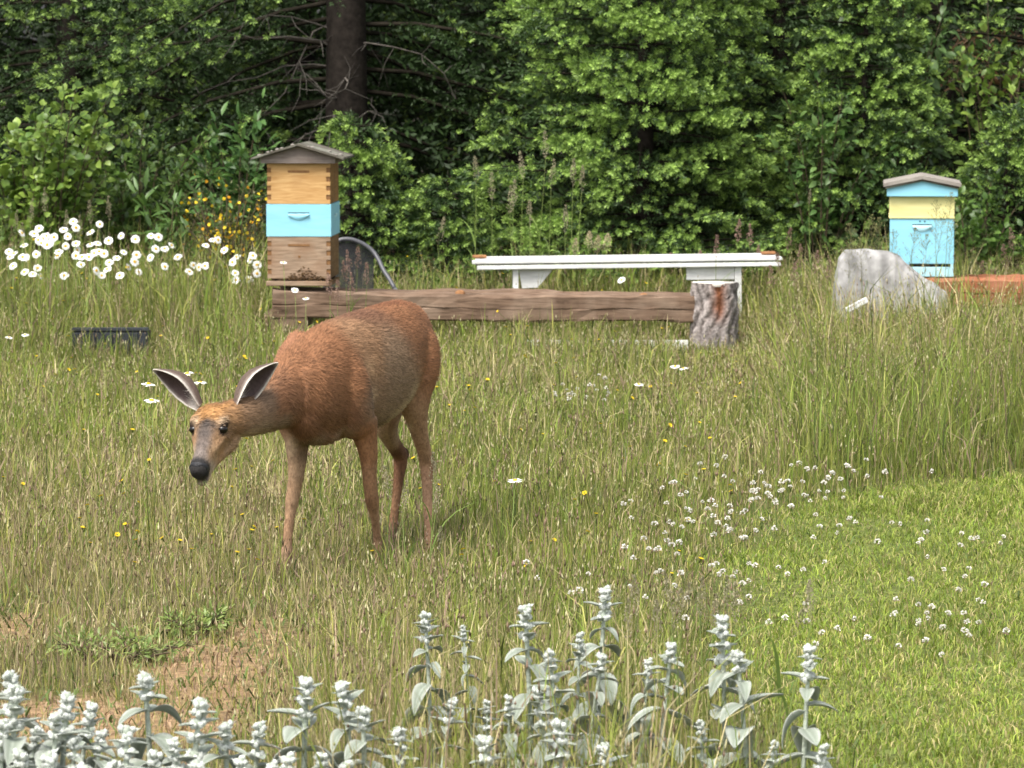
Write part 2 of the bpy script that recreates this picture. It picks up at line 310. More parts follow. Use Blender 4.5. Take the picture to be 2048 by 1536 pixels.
def conifer(name, label, x, y, H, R0, zmin, seed, trunk_r, bright=1.0, droop=.25, dz=.17, per=5, top_detail=2.7, gap=None, dead=0, group='fir trees at the edge of the wood', up0=.15, K=7, coarse=False, dens=1.0, newp=.6, fill=0):
    rng = np.random.RandomState(seed); root = empty(name, (x, y, 0)); tag(root, label, 'tree', group)
    ts = Soup(); nz = 12; zz = np.linspace(-.1, H, nz); wob = np.cumsum(rng.randn(nz, 2)*.012, 0)
    V, F = tube(np.column_stack([wob[:, 0], wob[:, 1], zz]), trunk_r*(1-zz/H*.92).clip(.05, 1)*1.0, 10); ts.add(V, F, [.021, .017, .014])  # trunk darker than real bark: shade under the trees put into colour
    cs = Soup(); z = zmin; SP = []; SD = []; SL = []; ST = []; SF = []
    while z < H-.1:
        low = z < top_detail and not coarse
        nb = per if low else max(3, per-1); a0 = rng.rand()*6.28
        for b in range(nb):
            az = a0 + 6.283*b/nb + rng.randn()*.25; zb = z + rng.rand()*dz*.8
            fr = max(.02, 1 - zb/H); L = R0*fr**.75*(.75+.4*rng.rand())
            hd = np.array([math.cos(az), math.sin(az), 0]); front = -hd[1]
            if gap and gap[0] < math.degrees(az) % 360 < (gap[1] if zb > 2.9 else 352): continue
            det = low and front > -.35
            e0 = up0 + rng.randn()*.10; dr = droop*(.7+.6*rng.rand()); st = .056/dens if det else (.10 if low else .15)
            if coarse: st = .16
            npt = max(3, int(L/st)); tt = (np.arange(npt)+.5)/npt
            bp = lambda t: np.array([0, 0, zb]) + hd*L*t + np.array([0, 0, 1.0])*L*(e0*t - dr*t*t + .10*t**4)
            pts = np.array([bp(t) for t in np.linspace(0, 1, 6)])
            V, F = tube(pts, np.linspace(.007+.005*L, .002, 6), 4, False); ts.add(V, F, [.022, .018, .013])
            bend = rng.randn()*.25
            for k, t in enumerate(tt):
                if t < .12: continue
                side = 1 if k % 2 else -1; l2 = (.42*L*(1-t) + .10)*(.6+.6*rng.rand())
                ang = az + bend*t + side*(.75+.35*rng.rand()); sdv = np.array([math.cos(ang), math.sin(ang), -.12+rng.randn()*.14])
                s2 = .052/dens if det else (.085 if low else .14); 
                if coarse: s2 = .13
                m = max(1, int(l2/s2)); p0 = bp(t)
                for q in range(m+1):
                    tq = (q+.6)/(m+1); pq = p0 + sdv*l2*tq + np.array([0, 0, -.10*l2*tq*tq]); term = (q == m)
                    a2 = ang + (0 if term else (1 if q % 2 else -1)*(.6+.3*rng.rand()))
                    SP.append(pq); SD.append((math.cos(a2), math.sin(a2), -.15+rng.randn()*.22)); ST.append(tq*.5+t*.5 + (.3 if term else 0)); SF.append(det)
        z += dz*(1.0 if low else (1.7 if not coarse else 1.4))
    if fill:      # short side twigs clothing the outside of the crown in uneven clumps
        for _ in range(fill):
            az = rng.uniform(math.pi*.9, math.pi*2.1); zb = rng.uniform(max(.08, zmin), min(H*.97, top_detail)); q = rng.rand()**.7
            if gap and (math.degrees(az) % 360 > gap[0]-8 or math.degrees(az) % 360 < 20): continue
            o_ = np.array([math.cos(az), math.sin(az), 0]); tn = np.array([-o_[1], o_[0], 0]); rr_ = R0*max(.03, 1-zb/H)**.75*(.50+.52*q); ctr = o_*rr_ + np.array([0, 0, zb - droop*.5*rr_])
            wd_ = rng.uniform(.10, .24)*min(1, .55+.3*R0); yaw = rng.randn()*.35; o2 = unit(o_+tn*yaw); t2 = np.array([-o2[1], o2[0], 0]); roll = rng.randn()*.22; ns = int(16+70*wd_); br = rng.rand()
            for k in range(ns):
                u_ = rng.uniform(-1, 1); v_ = rng.uniform(-1, 1)*(1-.45*abs(u_)); p_ = ctr + t2*u_*wd_ + o2*v_*wd_*.8 + np.array([0, 0, u_*roll*wd_ - .18*wd_*(v_+1)**2*.5 + rng.randn()*.018])
                SP.append(p_); SD.append(unit(o2*1.0 + t2*(u_*.7+rng.randn()*.25) + np.array([0, 0, rng.randn()*.2-.08]))); ST.append(.25+.55*(v_*.5+.5)+.35*abs(u_)*(v_ > -.3)+.25*br); SF.append(True)
    SP = np.array(SP); SD = unit(np.array(SD)); ST = np.array(ST); SF = np.array(SF); n = len(SP)
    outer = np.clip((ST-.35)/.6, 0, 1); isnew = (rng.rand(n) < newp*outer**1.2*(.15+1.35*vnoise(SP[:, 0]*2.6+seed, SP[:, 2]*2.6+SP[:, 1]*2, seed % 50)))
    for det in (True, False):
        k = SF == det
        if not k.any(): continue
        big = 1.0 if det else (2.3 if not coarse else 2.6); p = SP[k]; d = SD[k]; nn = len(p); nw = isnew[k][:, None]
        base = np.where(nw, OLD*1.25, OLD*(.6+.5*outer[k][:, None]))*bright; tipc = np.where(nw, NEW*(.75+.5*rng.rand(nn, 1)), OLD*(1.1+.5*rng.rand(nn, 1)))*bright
        if det:
            kn = isnew[k]; 
            if kn.any(): m_ = kn.sum(); needles(cs, p[kn], unit(d[kn]+np.array([0, -.25, .12])), .050+.032*rng.rand(m_), .030+.011*rng.rand(m_), base[kn]*1.7, tipc[kn], 14, rng, .0110)
            kn = ~kn; m_ = kn.sum(); needles(cs, p[kn], d[kn], .055+.045*rng.rand(m_), .026+.010*rng.rand(m_), base[kn], tipc[kn], K, rng, .0080)
        else:
            needles(cs, p, d, (.045+.035*rng.rand(nn))*big, (.026+.010*rng.rand(nn))*big, base, tipc, 6, rng, .0058*4.2)
    for q in range(dead):
        az = math.radians(rng.uniform(190, 350)); zb = rng.uniform(.5, 2.3); L = rng.uniform(.5, 1.3); pts = [np.array([0, 0, zb])]
        dv = np.array([math.cos(az), math.sin(az), .1])
        for j in range(5): dv = unit(dv + rng.randn(3)*.25 + np.array([0, 0, -.08])); pts.append(pts[-1] + dv*L/5)
        V, F = tube(pts, np.linspace(.009, .002, 6), 3, False); ts.add(V, F, np.array([.13, .115, .10])*rng.uniform(.5, 1.2))
        for s in range(9):
            b = pts[rng.randint(1, 6)]; e = b + unit(rng.randn(3)+np.array([0, -.2, -.3]))*rng.uniform(.1, .35)
            V, F = tube([b, (b+e)/2+rng.randn(3)*.02, e], [.003, .0025, .001], 3, False); ts.add(V, F, np.array([.14, .125, .11])*rng.uniform(.5, 1.2))
    link('trunk', ts.mesh('trunk', M_BARK, True), root); link('crown', cs.mesh('crown', M_NEEDLE), root)
    return root
def gx(px, d): return (px-1024)*d/F0
conifer('fir_tree', 'tall dark fir with a thick bare trunk behind the wooden and blue hive', gx(690, 27.6), 27.6, 10.5, 2.6, 1.05, 11, .17, .95, .42, .16, 6, gap=(232, 305), dead=14, up0=.05, newp=.55, fill=90, dens=.8)
conifer('fir_tree', 'full bushy fir with bright new tips behind the white bench', gx(1285, 27.0), 27.0, 5.2, 1.24, .12, 12, .07, 1.12, .22, .13, 6, dens=1.0, newp=.85, fill=230)
conifer('fir_tree', 'young fir with spreading tips just beside the blue and yellow hive', gx(1715, 26.9), 26.9, 2.7, .85, .10, 13, .045, 1.08, .15, .12, 6, newp=.72, fill=105)
conifer('fir_tree', 'small sloping fir partly hidden by the wooden and blue hive', gx(715, 26.6), 26.6, 1.36, .70, .06, 14, .03, 1.0, .18, .11, 6, newp=.66, fill=60)
conifer('fir_tree', 'lowest fir seedling growing between patio chair and white bench', gx(900, 26.4), 26.4, .95, .50, .05, 15, .02, .95, .15, .10, 6, newp=.62, fill=30)
conifer('fir_tree', 'small round fir to the far side of the blue and yellow hive', gx(2030, 26.6), 26.6, 1.40, .62, .06, 16, .03, 1.0, .15, .11, 6, newp=.68, fill=60)
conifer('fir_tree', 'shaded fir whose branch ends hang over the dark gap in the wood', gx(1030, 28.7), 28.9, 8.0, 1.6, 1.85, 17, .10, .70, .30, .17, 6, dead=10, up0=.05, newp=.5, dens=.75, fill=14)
conifer('fir_tree', 'deep green fir standing behind the round leaved bush', gx(140, 28.4), 28.4, 9.0, 1.9, .25, 18, .12, .80, .36, .18, 5, up0=.05, newp=.55, dens=.7, fill=110)
conifer('fir_tree', 'fir with high branches filling the gap between the bushy fir and young fir', gx(1560, 28.0), 28.0, 6.5, 1.45, .5, 19, .08, .95, .25, .15, 6, newp=.65, dens=.75, fill=110)
conifer('fir_tree', 'fir with bright boughs overhanging the dead ferns', gx(2080, 28.0), 28.0, 7.0, 1.3, 1.55, 20, .09, 1.0, .25, .17, 6, newp=.6, dens=.85)
back = conifer('fir_tree', 'dark shaded fir standing deep inside the wood', gx(330, 31.5), 31.5, 9.5, 2.3, .35, 31, .16, .40, .30, .22, 6, coarse=True, group='shaded firs deep inside the wood', newp=.1)  # needle colour scaled down to stand for shade deep in the wood
def copy_tree(src, loc, rz, sc=1.0):
    r = src.copy(); COL.objects.link(r); r.location = loc; r.rotation_euler = (0, 0, rz); r.scale = (sc, sc, sc)
    for ch in src.children:
        c = ch.copy(); COL.objects.link(c); c.parent = r; c.matrix_parent_inverse = ch.matrix_parent_inverse
    return r
rr = random.Random(5)
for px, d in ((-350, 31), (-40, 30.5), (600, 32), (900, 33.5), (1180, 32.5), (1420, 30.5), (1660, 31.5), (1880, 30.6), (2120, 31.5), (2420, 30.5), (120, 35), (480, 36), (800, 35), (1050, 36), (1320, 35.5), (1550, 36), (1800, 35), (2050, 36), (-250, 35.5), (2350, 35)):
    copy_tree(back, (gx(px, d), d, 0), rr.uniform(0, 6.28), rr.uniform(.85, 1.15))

# ------------------------------------------------------------------ broadleaved shrubs
def leaves(soup, pos, d, nrm, L, Wd, col):
    n = len(pos); s = unit(np.cross(d, nrm)); nn = np.cross(s, d); L = L[:, None]; Wd = Wd[:, None]
    a = pos; b = pos + d*L*.35 + s*Wd*.5 + nn*Wd*.14; c = pos + d*L*.35 - s*Wd*.5 + nn*Wd*.14; e = pos + d*L*.72 + s*Wd*.38 + nn*(Wd*.1-L*.06); f = pos + d*L*.72 - s*Wd*.38 + nn*(Wd*.1-L*.06); t = pos + d*L - nn*L*.14; m = pos + d*L*.5
    V = np.stack([a, b, c, e, f, t, m], 1).reshape(-1, 3); C = np.repeat(col, 7, 0).reshape(n, 7, 3)*np.array([.85, 1, 1, 1.05, 1.05, 1.1, .85])[None, :, None]
    i = np.arange(n)[:, None]*7; T = np.array([[0, 1, 6], [0, 6, 2], [1, 3, 6], [2, 6, 4], [3, 5, 6], [6, 5, 4]])
    soup.add(V, np.concatenate([i+T[j][None] for j in range(6)], 1).reshape(-1, 3), C.reshape(-1, 3))
def shrub(name, label, px, d, stems, per, Lr, aspect, c0, c1, seed, spread, hgt, lean=(0, 0), cat='shrub', yellow=0, twig=.10, drop=0.0):
    rng = np.random.RandomState(seed); x = gx(px, d); root = empty(name, (x, d, 0)); tag(root, label, cat); ss = Soup(); ls = Soup(); fs = Soup()
    Pp, Dd = [], []; tips = []
    for s in range(stems):
        az = rng.rand()*6.283; r = spread*math.sqrt(rng.rand()); h = hgt*rng.uniform(.55, 1.05); end = np.array([math.cos(az)*r + lean[0]*h, math.sin(az)*r*.6 + lean[1]*h, h]); b0 = np.array([math.cos(az), math.sin(az), 0])*.12*rng.rand()
        ctrl = b0*.5 + np.array([end[0]*.25, end[1]*.25, h*.75]); t = np.linspace(0, 1, 9)[:, None]; pts = b0*(1-t)**2 + 2*ctrl*t*(1-t) + end*t*t; pts[0, 2] = -.05
        V, F = tube(pts, np.linspace(.008, .002, 9), 4, False); ss.add(V, F, [.09, .07, .045])
        for k in range(per):
            tq = rng.uniform(.18, 1)**.8; i = min(7, int(tq*8)); p = pts[i]*(1-(tq*8-i)) + pts[i+1]*(tq*8-i); tg = unit(pts[i+1]-pts[i])
            o = unit(rng.randn(3)); e = p + (o*.8+tg*.5)*twig*rng.rand()**.5; Pp.append(e); Dd.append(unit(o + tg*.5 + np.array([0, -.25, -drop])))
            if rng.rand() < .25:
                V, F = tube([p, (p+e)/2, e], [.0022, .0018, .001], 3, False); ss.add(V, F, [.10, .10, .05])
        tips.append(pts)
    Pp = np.array(Pp); Dd = np.array(Dd); n = len(Pp); nrm = unit(np.array([0, -.35, 1.0]) + rng.randn(n, 3)*.45); L = rng.uniform(Lr[0], Lr[1], n)
    mix = rng.rand(n, 1)**1.3; col = (np.array(c0)*(1-mix) + np.array(c1)*mix)*(.8+.4*rng.rand(n, 1))
    if Lr[1] > 0: leaves(ls, Pp, Dd, nrm, L, L*aspect, col)
    link('stem', ss.mesh('stem', M_BARK, True), root); cr = link('foliage', ls.mesh('foliage', M_LEAF), root)
    if yellow:
        q = rng.choice(n, yellow); c = np.where(rng.rand(yellow, 1) < .8, np.array([[.80, .58, .03]]), np.array([[.62, .30, .02]])); leaves(fs, Pp[q]+rng.randn(yellow, 3)*.02, unit(rng.randn(yellow, 3)), unit(rng.randn(yellow, 3)), np.full(yellow, .025), np.full(yellow, .022), c)
        o = link('blossom', fs.mesh('blossom', M_FLOWER), root)
    return root
LG0, LG1 = (.09, .17, .03), (.27, .38, .07)
shrub('round_leaved_bush', 'yellow green round leaved bush rising above the daisies', 70, 26.0, 20, 62, (.045, .075), .85, LG0, LG1, 41, .62, 1.25, lean=(.10, 0))
shrub('round_leaved_bush', 'arching yellow green spray leaning from the round leaved bush', 110, 25.8, 7, 60, (.045, .075), .85, LG0, (.24, .34, .06), 42, .25, 1.58, lean=(.16, -.02))
shrub('leafy_bush', 'dark leafy bush between the round leaved bush and the broom', 270, 26.4, 26, 60, (.04, .075), .5, (.04, .085, .018), (.12, .20, .04), 43, .55, 1.15)
shrub('leafy_bush', 'upright bush with long narrow leaves beside the wooden and blue hive', 470, 26.1, 12, 48, (.07, .12), .30, (.05, .12, .03), (.13, .24, .06), 44, .30, 1.30)
shrub('leafy_bush', 'low bush with long finger like leaves in front of the dark wood', 335, 25.6, 8, 24, (.10, .15), .22, (.07, .14, .03), (.14, .24, .06), 45, .24, .75)
shrub('broom_bush', 'broom bush with yellow flowers beside the wooden and blue hive', 455, 25.2, 44, 40, (.012, .03), .35, (.07, .08, .02), (.16, .16, .045), 46, .30, .86, yellow=300, twig=.09)
shrub('broadleaf_bush', 'tall bush with pale drooping oval leaves near the dead ferns', 1790, 27.4, 18, 46, (.06, .11), .5, (.06, .12, .035), (.15, .25, .08), 47, .55, 2.35, drop=.7)
shrub('broadleaf_bush', 'oval leaved bush threaded through the young fir', 1640, 26.5, 14, 40, (.05, .09), .5, (.06, .13, .03), (.15, .25, .07), 48, .5, 1.55)
shrub('broadleaf_bush', 'bright leaved branch hanging above the dead ferns', 1990, 27.2, 10, 46, (.05, .09), .6, (.10, .18, .03), (.24, .34, .06), 49, .4, 2.3)
shrub('broadleaf_bush', 'glossy low bush behind the blue and yellow hive', 1960, 26.2, 14, 44, (.04, .07), .6, (.05, .11, .02), (.14, .24, .05), 50, .45, .85)

for px_, py_, n_, sd0, lb in ((235, 1325, 16, 71, 'low clump of fresh green weeds on the bare reddish soil'), (385, 1275, 12, 72, 'small dull green weed clump at the edge of the bare soil')):
    g_ = G(px_, py_); shrub('weed_clump', lb, px_, float(g_[1]), n_, 34, (.014, .030), .30, (.15, .23, .045), (.29, .36, .10), sd0, .20 if sd0 == 71 else .10, .06, cat='weed', twig=.04)
def dead_fern(px, py, d, n, seed):
    rng = np.random.RandomState(seed); p = P(px, py, d); root = empty('dead_fern', (p[0], d, 0)); tag(root, 'dead brown fern fronds hanging in the shade of the wood', 'fern', 'dead ferns in the wood')
    for k in range(n):
        s = Soup(); b = np.array([rng.uniform(-.2, .2), rng.uniform(-.1, .1), p[2]+.25]); e = b + np.array([rng.uniform(-.15, .15), -.1, -rng.uniform(.25, .5)])
        pts = np.linspace(b, e, 9) + rng.randn(9, 1)*.006; V, F = tube(pts, np.linspace(.004, .002, 9), 3, False); c = np.array([.26, .15, .08])*rng.uniform(.5, 1.2); s.add(V, F, c)
        q = np.repeat(pts, 2, 0); dv = unit(np.tile([[1, 0, -.8], [-1, 0, -.8]], (9, 1)) + rng.randn(18, 3)*.3); leaves(s, q, dv, unit(rng.randn(18, 3)+np.array([0, -1, 0])), np.full(18, .07), np.full(18, .018), np.tile(c, (18, 1))*(.7+.6*rng.rand(18, 1)))
        link('frond', s.mesh('frond', M_LEAF), root)
    V = tube([(0, .25, 0), (0.02, .2, 1.2), (0, .05, p[2]+.28)], [.03, .025, .015], 6); s = Soup(); s.add(V[0], V[1], [.05, .04, .03]); link('stalk', s.mesh('stalk', M_BARK, True), root)
dead_fern(1975, 130, 28.2, 8, 1); dead_fern(2035, 140, 28.4, 7, 2)

# ------------------------------------------------------------------ bee hives
M_PINE = mat_wood('pale_pine', (.44, .24, .085), (.62, .39, .17), .65, (2, 2, 16), wear=(.34, .19, .08), wear_amt=.35)
M_PINE_END = mat_wood('pine_end_grain', (.17, .085, .035), (.27, .14, .06), .8, (20, 3, 20))
M_PINE_SIDE = mat_wood('shaded_side_pine', (.20, .10, .035), (.34, .18, .065), .7, (2, 2, 16), wear=(.13, .065, .03), wear_amt=.6)  # darker copy of the pine: shade on the hive sides put into colour
M_GREYW = mat_wood('weathered_box_wood', (.20, .14, .095), (.40, .29, .20), .85, (2, 2, 18), wear=(.24, .13, .07), wear_amt=.7)
M_GREYSIDE = mat_wood('weathered_shaded_wood', (.15, .085, .035), (.25, .15, .07), .85, (2, 2, 18), wear=(.10, .06, .035), wear_amt=.6)  # weathered wood, darkened further for the shade on the box sides
M_ROOFW = mat_wood('silver_grey_cedar', (.13, .10, .085), (.26, .215, .19), .85, (2, 2, 18), wear=(.30, .27, .25), wear_amt=.6)
M_LICHEN = mat_wood('lichen_roof_wood', (.055, .048, .038), (.13, .115, .09), .9, (2, 18, 2), wear=(.32, .33, .27), wear_amt=.75)
M_BLUE = mat_wood('sky_blue_paint', (.26, .58, .72), (.31, .65, .79), .45, (1.5, 1.5, 8), wear=(.24, .53, .66), wear_amt=.4, bump=.08)
M_BLUELT = mat_wood('pale_blue_paint', (.40, .70, .80), (.50, .78, .86), .45, (1.5, 1.5, 8), bump=.08)
M_YELL = mat_wood('pale_yellow_paint', (.70, .64, .28), (.80, .74, .36), .5, (1.5, 1.5, 8), wear=(.66, .58, .22), wear_amt=.4, bump=.08)
M_BLACK = mat_plain('dark_slot', (.010, .008, .007), .9, .1)
M_TRIM = mat_wood('roof_trim', (.20, .175, .155), (.36, .33, .29), .8, (2, 18, 2))

def handle_cut(parent, mat, cx, zc, w, y, slit=False):
    """recessed hand hold: dark slot, and for a scooped one a sloping lip below it"""
    bm = bmesh.new(); n = 10
    if slit:
        box_bm(bm, cx-w/2, cx+w/2, y-.0025, y+.004, zc-.006, zc+.006); return link('hand_hold', bm_mesh('hand_hold', bm, M_PINE_END), parent)
    top = [bm.verts.new((cx+w*(i/n-.5), y-.001, zc)) for i in range(n+1)]; mid = [bm.verts.new((cx+w*(i/n-.5)*.97, y-.014, zc-.010-.012*math.sin(math.pi*i/n))) for i in range(n+1)]
    bot = [bm.verts.new((cx+w*(i/n-.5)*.95, y-.001, zc-.018-.024*math.sin(math.pi*i/n))) for i in range(n+1)]
    for i in range(n): bm.faces.new((top[i], top[i+1], mid[i+1], mid[i])); bm.faces.new((mid[i], mid[i+1], bot[i+1], bot[i]))
    h = link('hand_hold', bm_mesh('hand_hold', bm, mat, True), parent); box('slot', M_BLACK, h, cx-w/2*.98, cx+w/2*.98, y-.0022, y+.003, zc-.001, zc+.005, 0); return h  # nothing is cut in; the black strip stands for shade in the hollow
def hive_box(parent, name, mat, side, w, dp, z0, z1, joints, hold, slit=True, endmat=None):
    t = .022
    root = box(name, mat, parent, -w/2+ (t if joints else 0), w/2-(t if joints else 0), -dp/2, dp/2, z0, z1, .002)
    if joints:
        for s in (-1, 1):
            xa, xb = sorted((s*(w/2-t), s*w/2)); box('side_board', side, root, xa+(.0 if s<0 else .001), xb-(.001 if s<0 else 0), -dp/2+.004, dp/2-.004, z0+.001, z1-.001, .002)
            nj = 9; hj = (z1-z0)/nj
            for j in range(nj):
                own = (j % 2 == 0); y = -dp/2
                box('finger', mat if own else endmat, root, xa-.001, xb+.001, y-(.0015 if own else -.003), y+t, z0+j*hj+.0012, z0+(j+1)*hj-.0012, .001)
    if hold: handle_cut(root, mat, 0, z0+(z1-z0)*.80 if slit else z0+(z1-z0)*.72, .125, -dp/2, slit)
    return root

# wooden and blue hive on the long timber stand
HX = P(603, 575, 23.1); BZ = .385
h1 = empty('bee_hive', (HX[0], 23.35, BZ), math.radians(-3.2)); tag(h1, 'three box bee hive, blue box between two bare wooden ones, grey gable roof', 'bee hive')
w, dp = .364, .50
box('bottom_board', M_GREYSIDE, h1, -w/2-.004, w/2+.004, -dp/2-.06, dp/2, .0, .022, .003)
lip = box('landing_board', M_GREYW, h1, -w/2, w/2, -dp/2-.09, -dp/2-.061, .004, .030, .003)
box('entrance_slot', M_BLACK, h1, -w/2+.02, w/2-.02, -dp/2+.01, dp/2-.02, .022, .040, 0)
hive_box(h1, 'lower_box', M_GREYW, M_GREYSIDE, w, dp, .040, .282, True, True, True, M_PINE_END)
box('knot', M_PINE_END, h1, -.005, .010, -dp/2-.002, -dp/2+.002, .160, .174, .002)
bb = hive_box(h1, 'blue_box', M_BLUE, M_BLUE, w+.012, dp+.006, .2835, .4700, False, True, False)
sh = handle_cut(bb, M_BLUELT, 0, .415, .115, -.25, False); sh.rotation_euler = (0, 0, math.radians(90)); sh.location = (-.068, .0, 0)
hive_box(h1, 'upper_box', M_PINE, M_PINE_SIDE, w, dp, .4715, .7060, True, True, True, M_PINE_END)
prism('gable', M_ROOFW, h1, [(-.215, .7075), (.215, .7075), (.215, .742), (0, .805), (-.215, .742)], -dp/2-.035, dp/2+.03)
for s in (-1, 1):
    z_e, z_p = .735, .822; q = prism('roof_board', M_LICHEN, h1, [(0, z_p-.013), (s*.268, z_e-.013+.006), (s*.268, z_e+.006), (0, z_p)] if s > 0 else [(0, z_p-.001), (-.268, z_e+.005), (-.268, z_e-.008), (0, z_p-.0145)], -dp/2-.075, dp/2+.06, .002)
    rng = random.Random(3+s)
    for k in range(9):
        x = s*rng.uniform(.03, .25); zt = z_p - (z_p-.741)*abs(x)/.268; y = -dp/2-.073+rng.uniform(0, .25)
        bm = bmesh.new(); bmesh.ops.create_icosphere(bm, subdivisions=1, radius=rng.uniform(.006, .013)); bmesh.ops.scale(bm, vec=(1.3, 1.2, .6), verts=bm.verts); bmesh.ops.translate(bm, vec=(x, y, zt+.002), verts=bm.verts); link('lichen_tuft', bm_mesh('lichen_tuft', bm, M_TRIM, True), q)
# bees hanging at the entrance
rb = np.random.RandomState(9); bs = Soup()
bm = bmesh.new(); bmesh.ops.create_icosphere(bm, subdivisions=1, radius=1); bmesh.ops.triangulate(bm, faces=bm.faces); bv = np.array([v.co[:] for v in bm.verts]); bf = np.array([[v.index for v in f.verts] for f in bm.faces]); bm.free()
for k in range(170):
    u = rb.randn()*.07; p = np.array([.03+u, -dp/2-.008-rb.rand()*.03, .030 + abs(rb.randn())*.028*math.exp(-(u/.11)**2)]); bs.add(bv*np.array([.007, .0045, .004])+p, bf, np.array([.07, .04, .015])*rb.uniform(.5, 1.8))
o = link('bees', bs.mesh('bees', mat_attr('bee', .6), True)); o.location = h1.location; o.rotation_euler = h1.rotation_euler; tag(o, 'dark cluster of bees at the entrance of the wooden and blue hive', 'bees', kind='stuff')

# blue and yellow hive
D2 = 23.3; HX2 = P(1851, 553, D2); B2 = float(HX2[2])
h2 = empty('bee_hive', (HX2[0], D2+.25, B2), math.radians(-5.2)); tag(h2, 'blue bee hive with a pale yellow box under its blue gable roof', 'bee hive')
w = .372; dp = .50
box('base_block', M_BLUELT, h2, -w/2+.002, w/2-.002, -dp/2-.018, dp/2, .0, .056, .003)
es = box('entrance_slot', M_BLACK, h2, -.07, w/2-.02, -dp/2-.006, -dp/2+.1, .0565, .0735, 0)
box('entrance_block', M_BLUE, h2, -w/2+.01, -.072, -dp/2-.004, -dp/2+.05, .0565, .0735, .001); box('entrance_rail', M_BLUELT, h2, w/2-.0195, w/2-.004, -dp/2-.004, -dp/2+.05, .0565, .0735, .001)
lb = box('lower_box', M_BLUE, h2, -w/2, w/2, -dp/2, dp/2, .074, .338, .003)
handle_cut(lb, M_BLUELT, 0.0, .300, .115, -dp/2, False)
for dx in (-.012, .016):
    box('nail_head', M_BLACK, lb, dx-.004, dx+.004, -dp/2-.003, -dp/2+.001, .318, .325, .001)
yb = box('yellow_box', M_YELL, h2, -w/2-.004, w/2+.002, -dp/2-.003, dp/2, .3395, .466, .003)
box('yellow_lip', M_YELL, yb, -w/2-.007, w/2+.003, -dp/2-.007, dp/2, .3385, .349, .002)
prism('gable', M_BLUE, h2, [(-.205, .4675), (.205, .4675), (.205, .522), (0, .566), (-.205, .522)], -dp/2-.035, dp/2+.03, .002)
for s in (-1, 1):
    prism('roof_board', M_TRIM, h2, sorted([(0, .568), (0, .590), (s*.226, .544), (s*.226, .522)], key=lambda p: math.atan2(p[1]-.556, p[0]-s*.113)), -dp/2-.06, dp/2+.05, .002)
    prism('roof_lining', M_LICHEN, h2, sorted([(0, .5665), (s*.001, .5675), (s*.214, .5215), (s*.214, .512), (0, .5575)], key=lambda p: math.atan2(p[1]-.54, p[0]-s*.107)), -dp/2-.05, dp/2+.04)

# ------------------------------------------------------------------ timbers, stump, bench, chair, slabs
M_TIMBER = mat_wood('old_brown_timber', (.085, .052, .034), (.235, .155, .105), .88, (1.5, 14, 14), wear=(.30, .22, .16), wear_amt=.6, bump=.6)
M_RED = mat_wood('red_brown_timber', (.23, .075, .035), (.36, .135, .065), .8, (1.5, 14, 14), wear=(.40, .21, .13), wear_amt=.5, bump=.4)
M_WHITE = mat_wood('peeling_white_paint', (.66, .66, .65), (.82, .82, .81), .6, (2, 12, 12), wear=(.50, .48, .45), wear_amt=.55, bump=.3)
M_RUST = mat_plain('rusty_brown', (.30, .15, .07), .9, .1, .4, 60)
def beam(name, label, cat, mat, a, b, hy, hz, seed, group=None, cracks=6):
    """long rough timber from a to b (centre of its top edge), slightly crooked, with split boards along its face"""
    rng = np.random.RandomState(seed); a = np.array(a, float); b = np.array(b, float); L = np.linalg.norm(b-a); n = 26; V = []; u = (b-a)/L
    prof = [(-hy, -hz*2+.012), (-hy, -hz*1.15), (-hy+.007, -hz*1.08), (-hy, -hz), (-hy, -.02), (-hy+.014, -.004), (hy-.012, 0), (hy, -.012), (hy, -hz*2+.01), (hy-.01, -hz*2), (-hy+.01, -hz*2)]
    m = len(prof)
    for i in range(n):
        t = i/(n-1); wob = rng.randn(m, 2)*.0035; s = 1+.03*math.sin(t*9+seed)
        for j, (py_, pz_) in enumerate(prof): V.append((t*L, py_*s+wob[j, 0], pz_*s+wob[j, 1]+.006*math.sin(t*5+seed)))
    bm = bmesh.new(); vs = [bm.verts.new(v) for v in V]
    for i in range(n-1):
        for j in range(m): bm.faces.new((vs[i*m+j], vs[i*m+(j+1) % m], vs[(i+1)*m+(j+1) % m], vs[(i+1)*m+j]))
    bm.faces.new(vs[:m][::-1]); bm.faces.new(vs[-m:])
    o = link(name, bm_mesh(name, bm, mat), None, a); o.rotation_euler = (0, -math.asin(u[2]), math.atan2(u[1], u[0])); tag(o, label, cat, group); return o
fb = beam('stand_timber', 'long brown weathered timber spanning from the wooden hive to the tree stump', 'timber', M_TIMBER, P(545, 578, 23.05), P(1392, 592, 23.25), .055, .080, 3)
for px in (920, 1290):      # splintered knots on the front timber
    q = P(px, 592, 23.12); k = fb; bm = bmesh.new(); bmesh.ops.create_icosphere(bm, subdivisions=2, radius=.028); bmesh.ops.scale(bm, vec=(1.1, .7, .8), verts=bm.verts)
    L = np.linalg.norm(q-P(545, 578, 23.05)); link('knot', bm_mesh('knot', bm, M_RUST, True), fb, (L, -.02, -.008))
beam('stand_timber', 'second brown timber lying parallel behind the long front timber', 'timber', M_TIMBER, P(560, 576, 23.55)+np.array([0, 0, .012]), P(1395, 588, 23.65), .05, .065, 4)
beam('stand_timber', 'red brown timber carrying the blue and yellow hive', 'timber', M_RED, P(1835, 551, 23.32)+np.array([0, 0, -.004]), P(2230, 561, 23.15), .05, .085, 5)
beam('stand_timber', 'thinner red brown timber behind the blue and yellow hive', 'timber', M_RED, P(1842, 549, 23.72)+np.array([0, 0, -.006]), P(2240, 553, 23.6), .045, .07, 6)
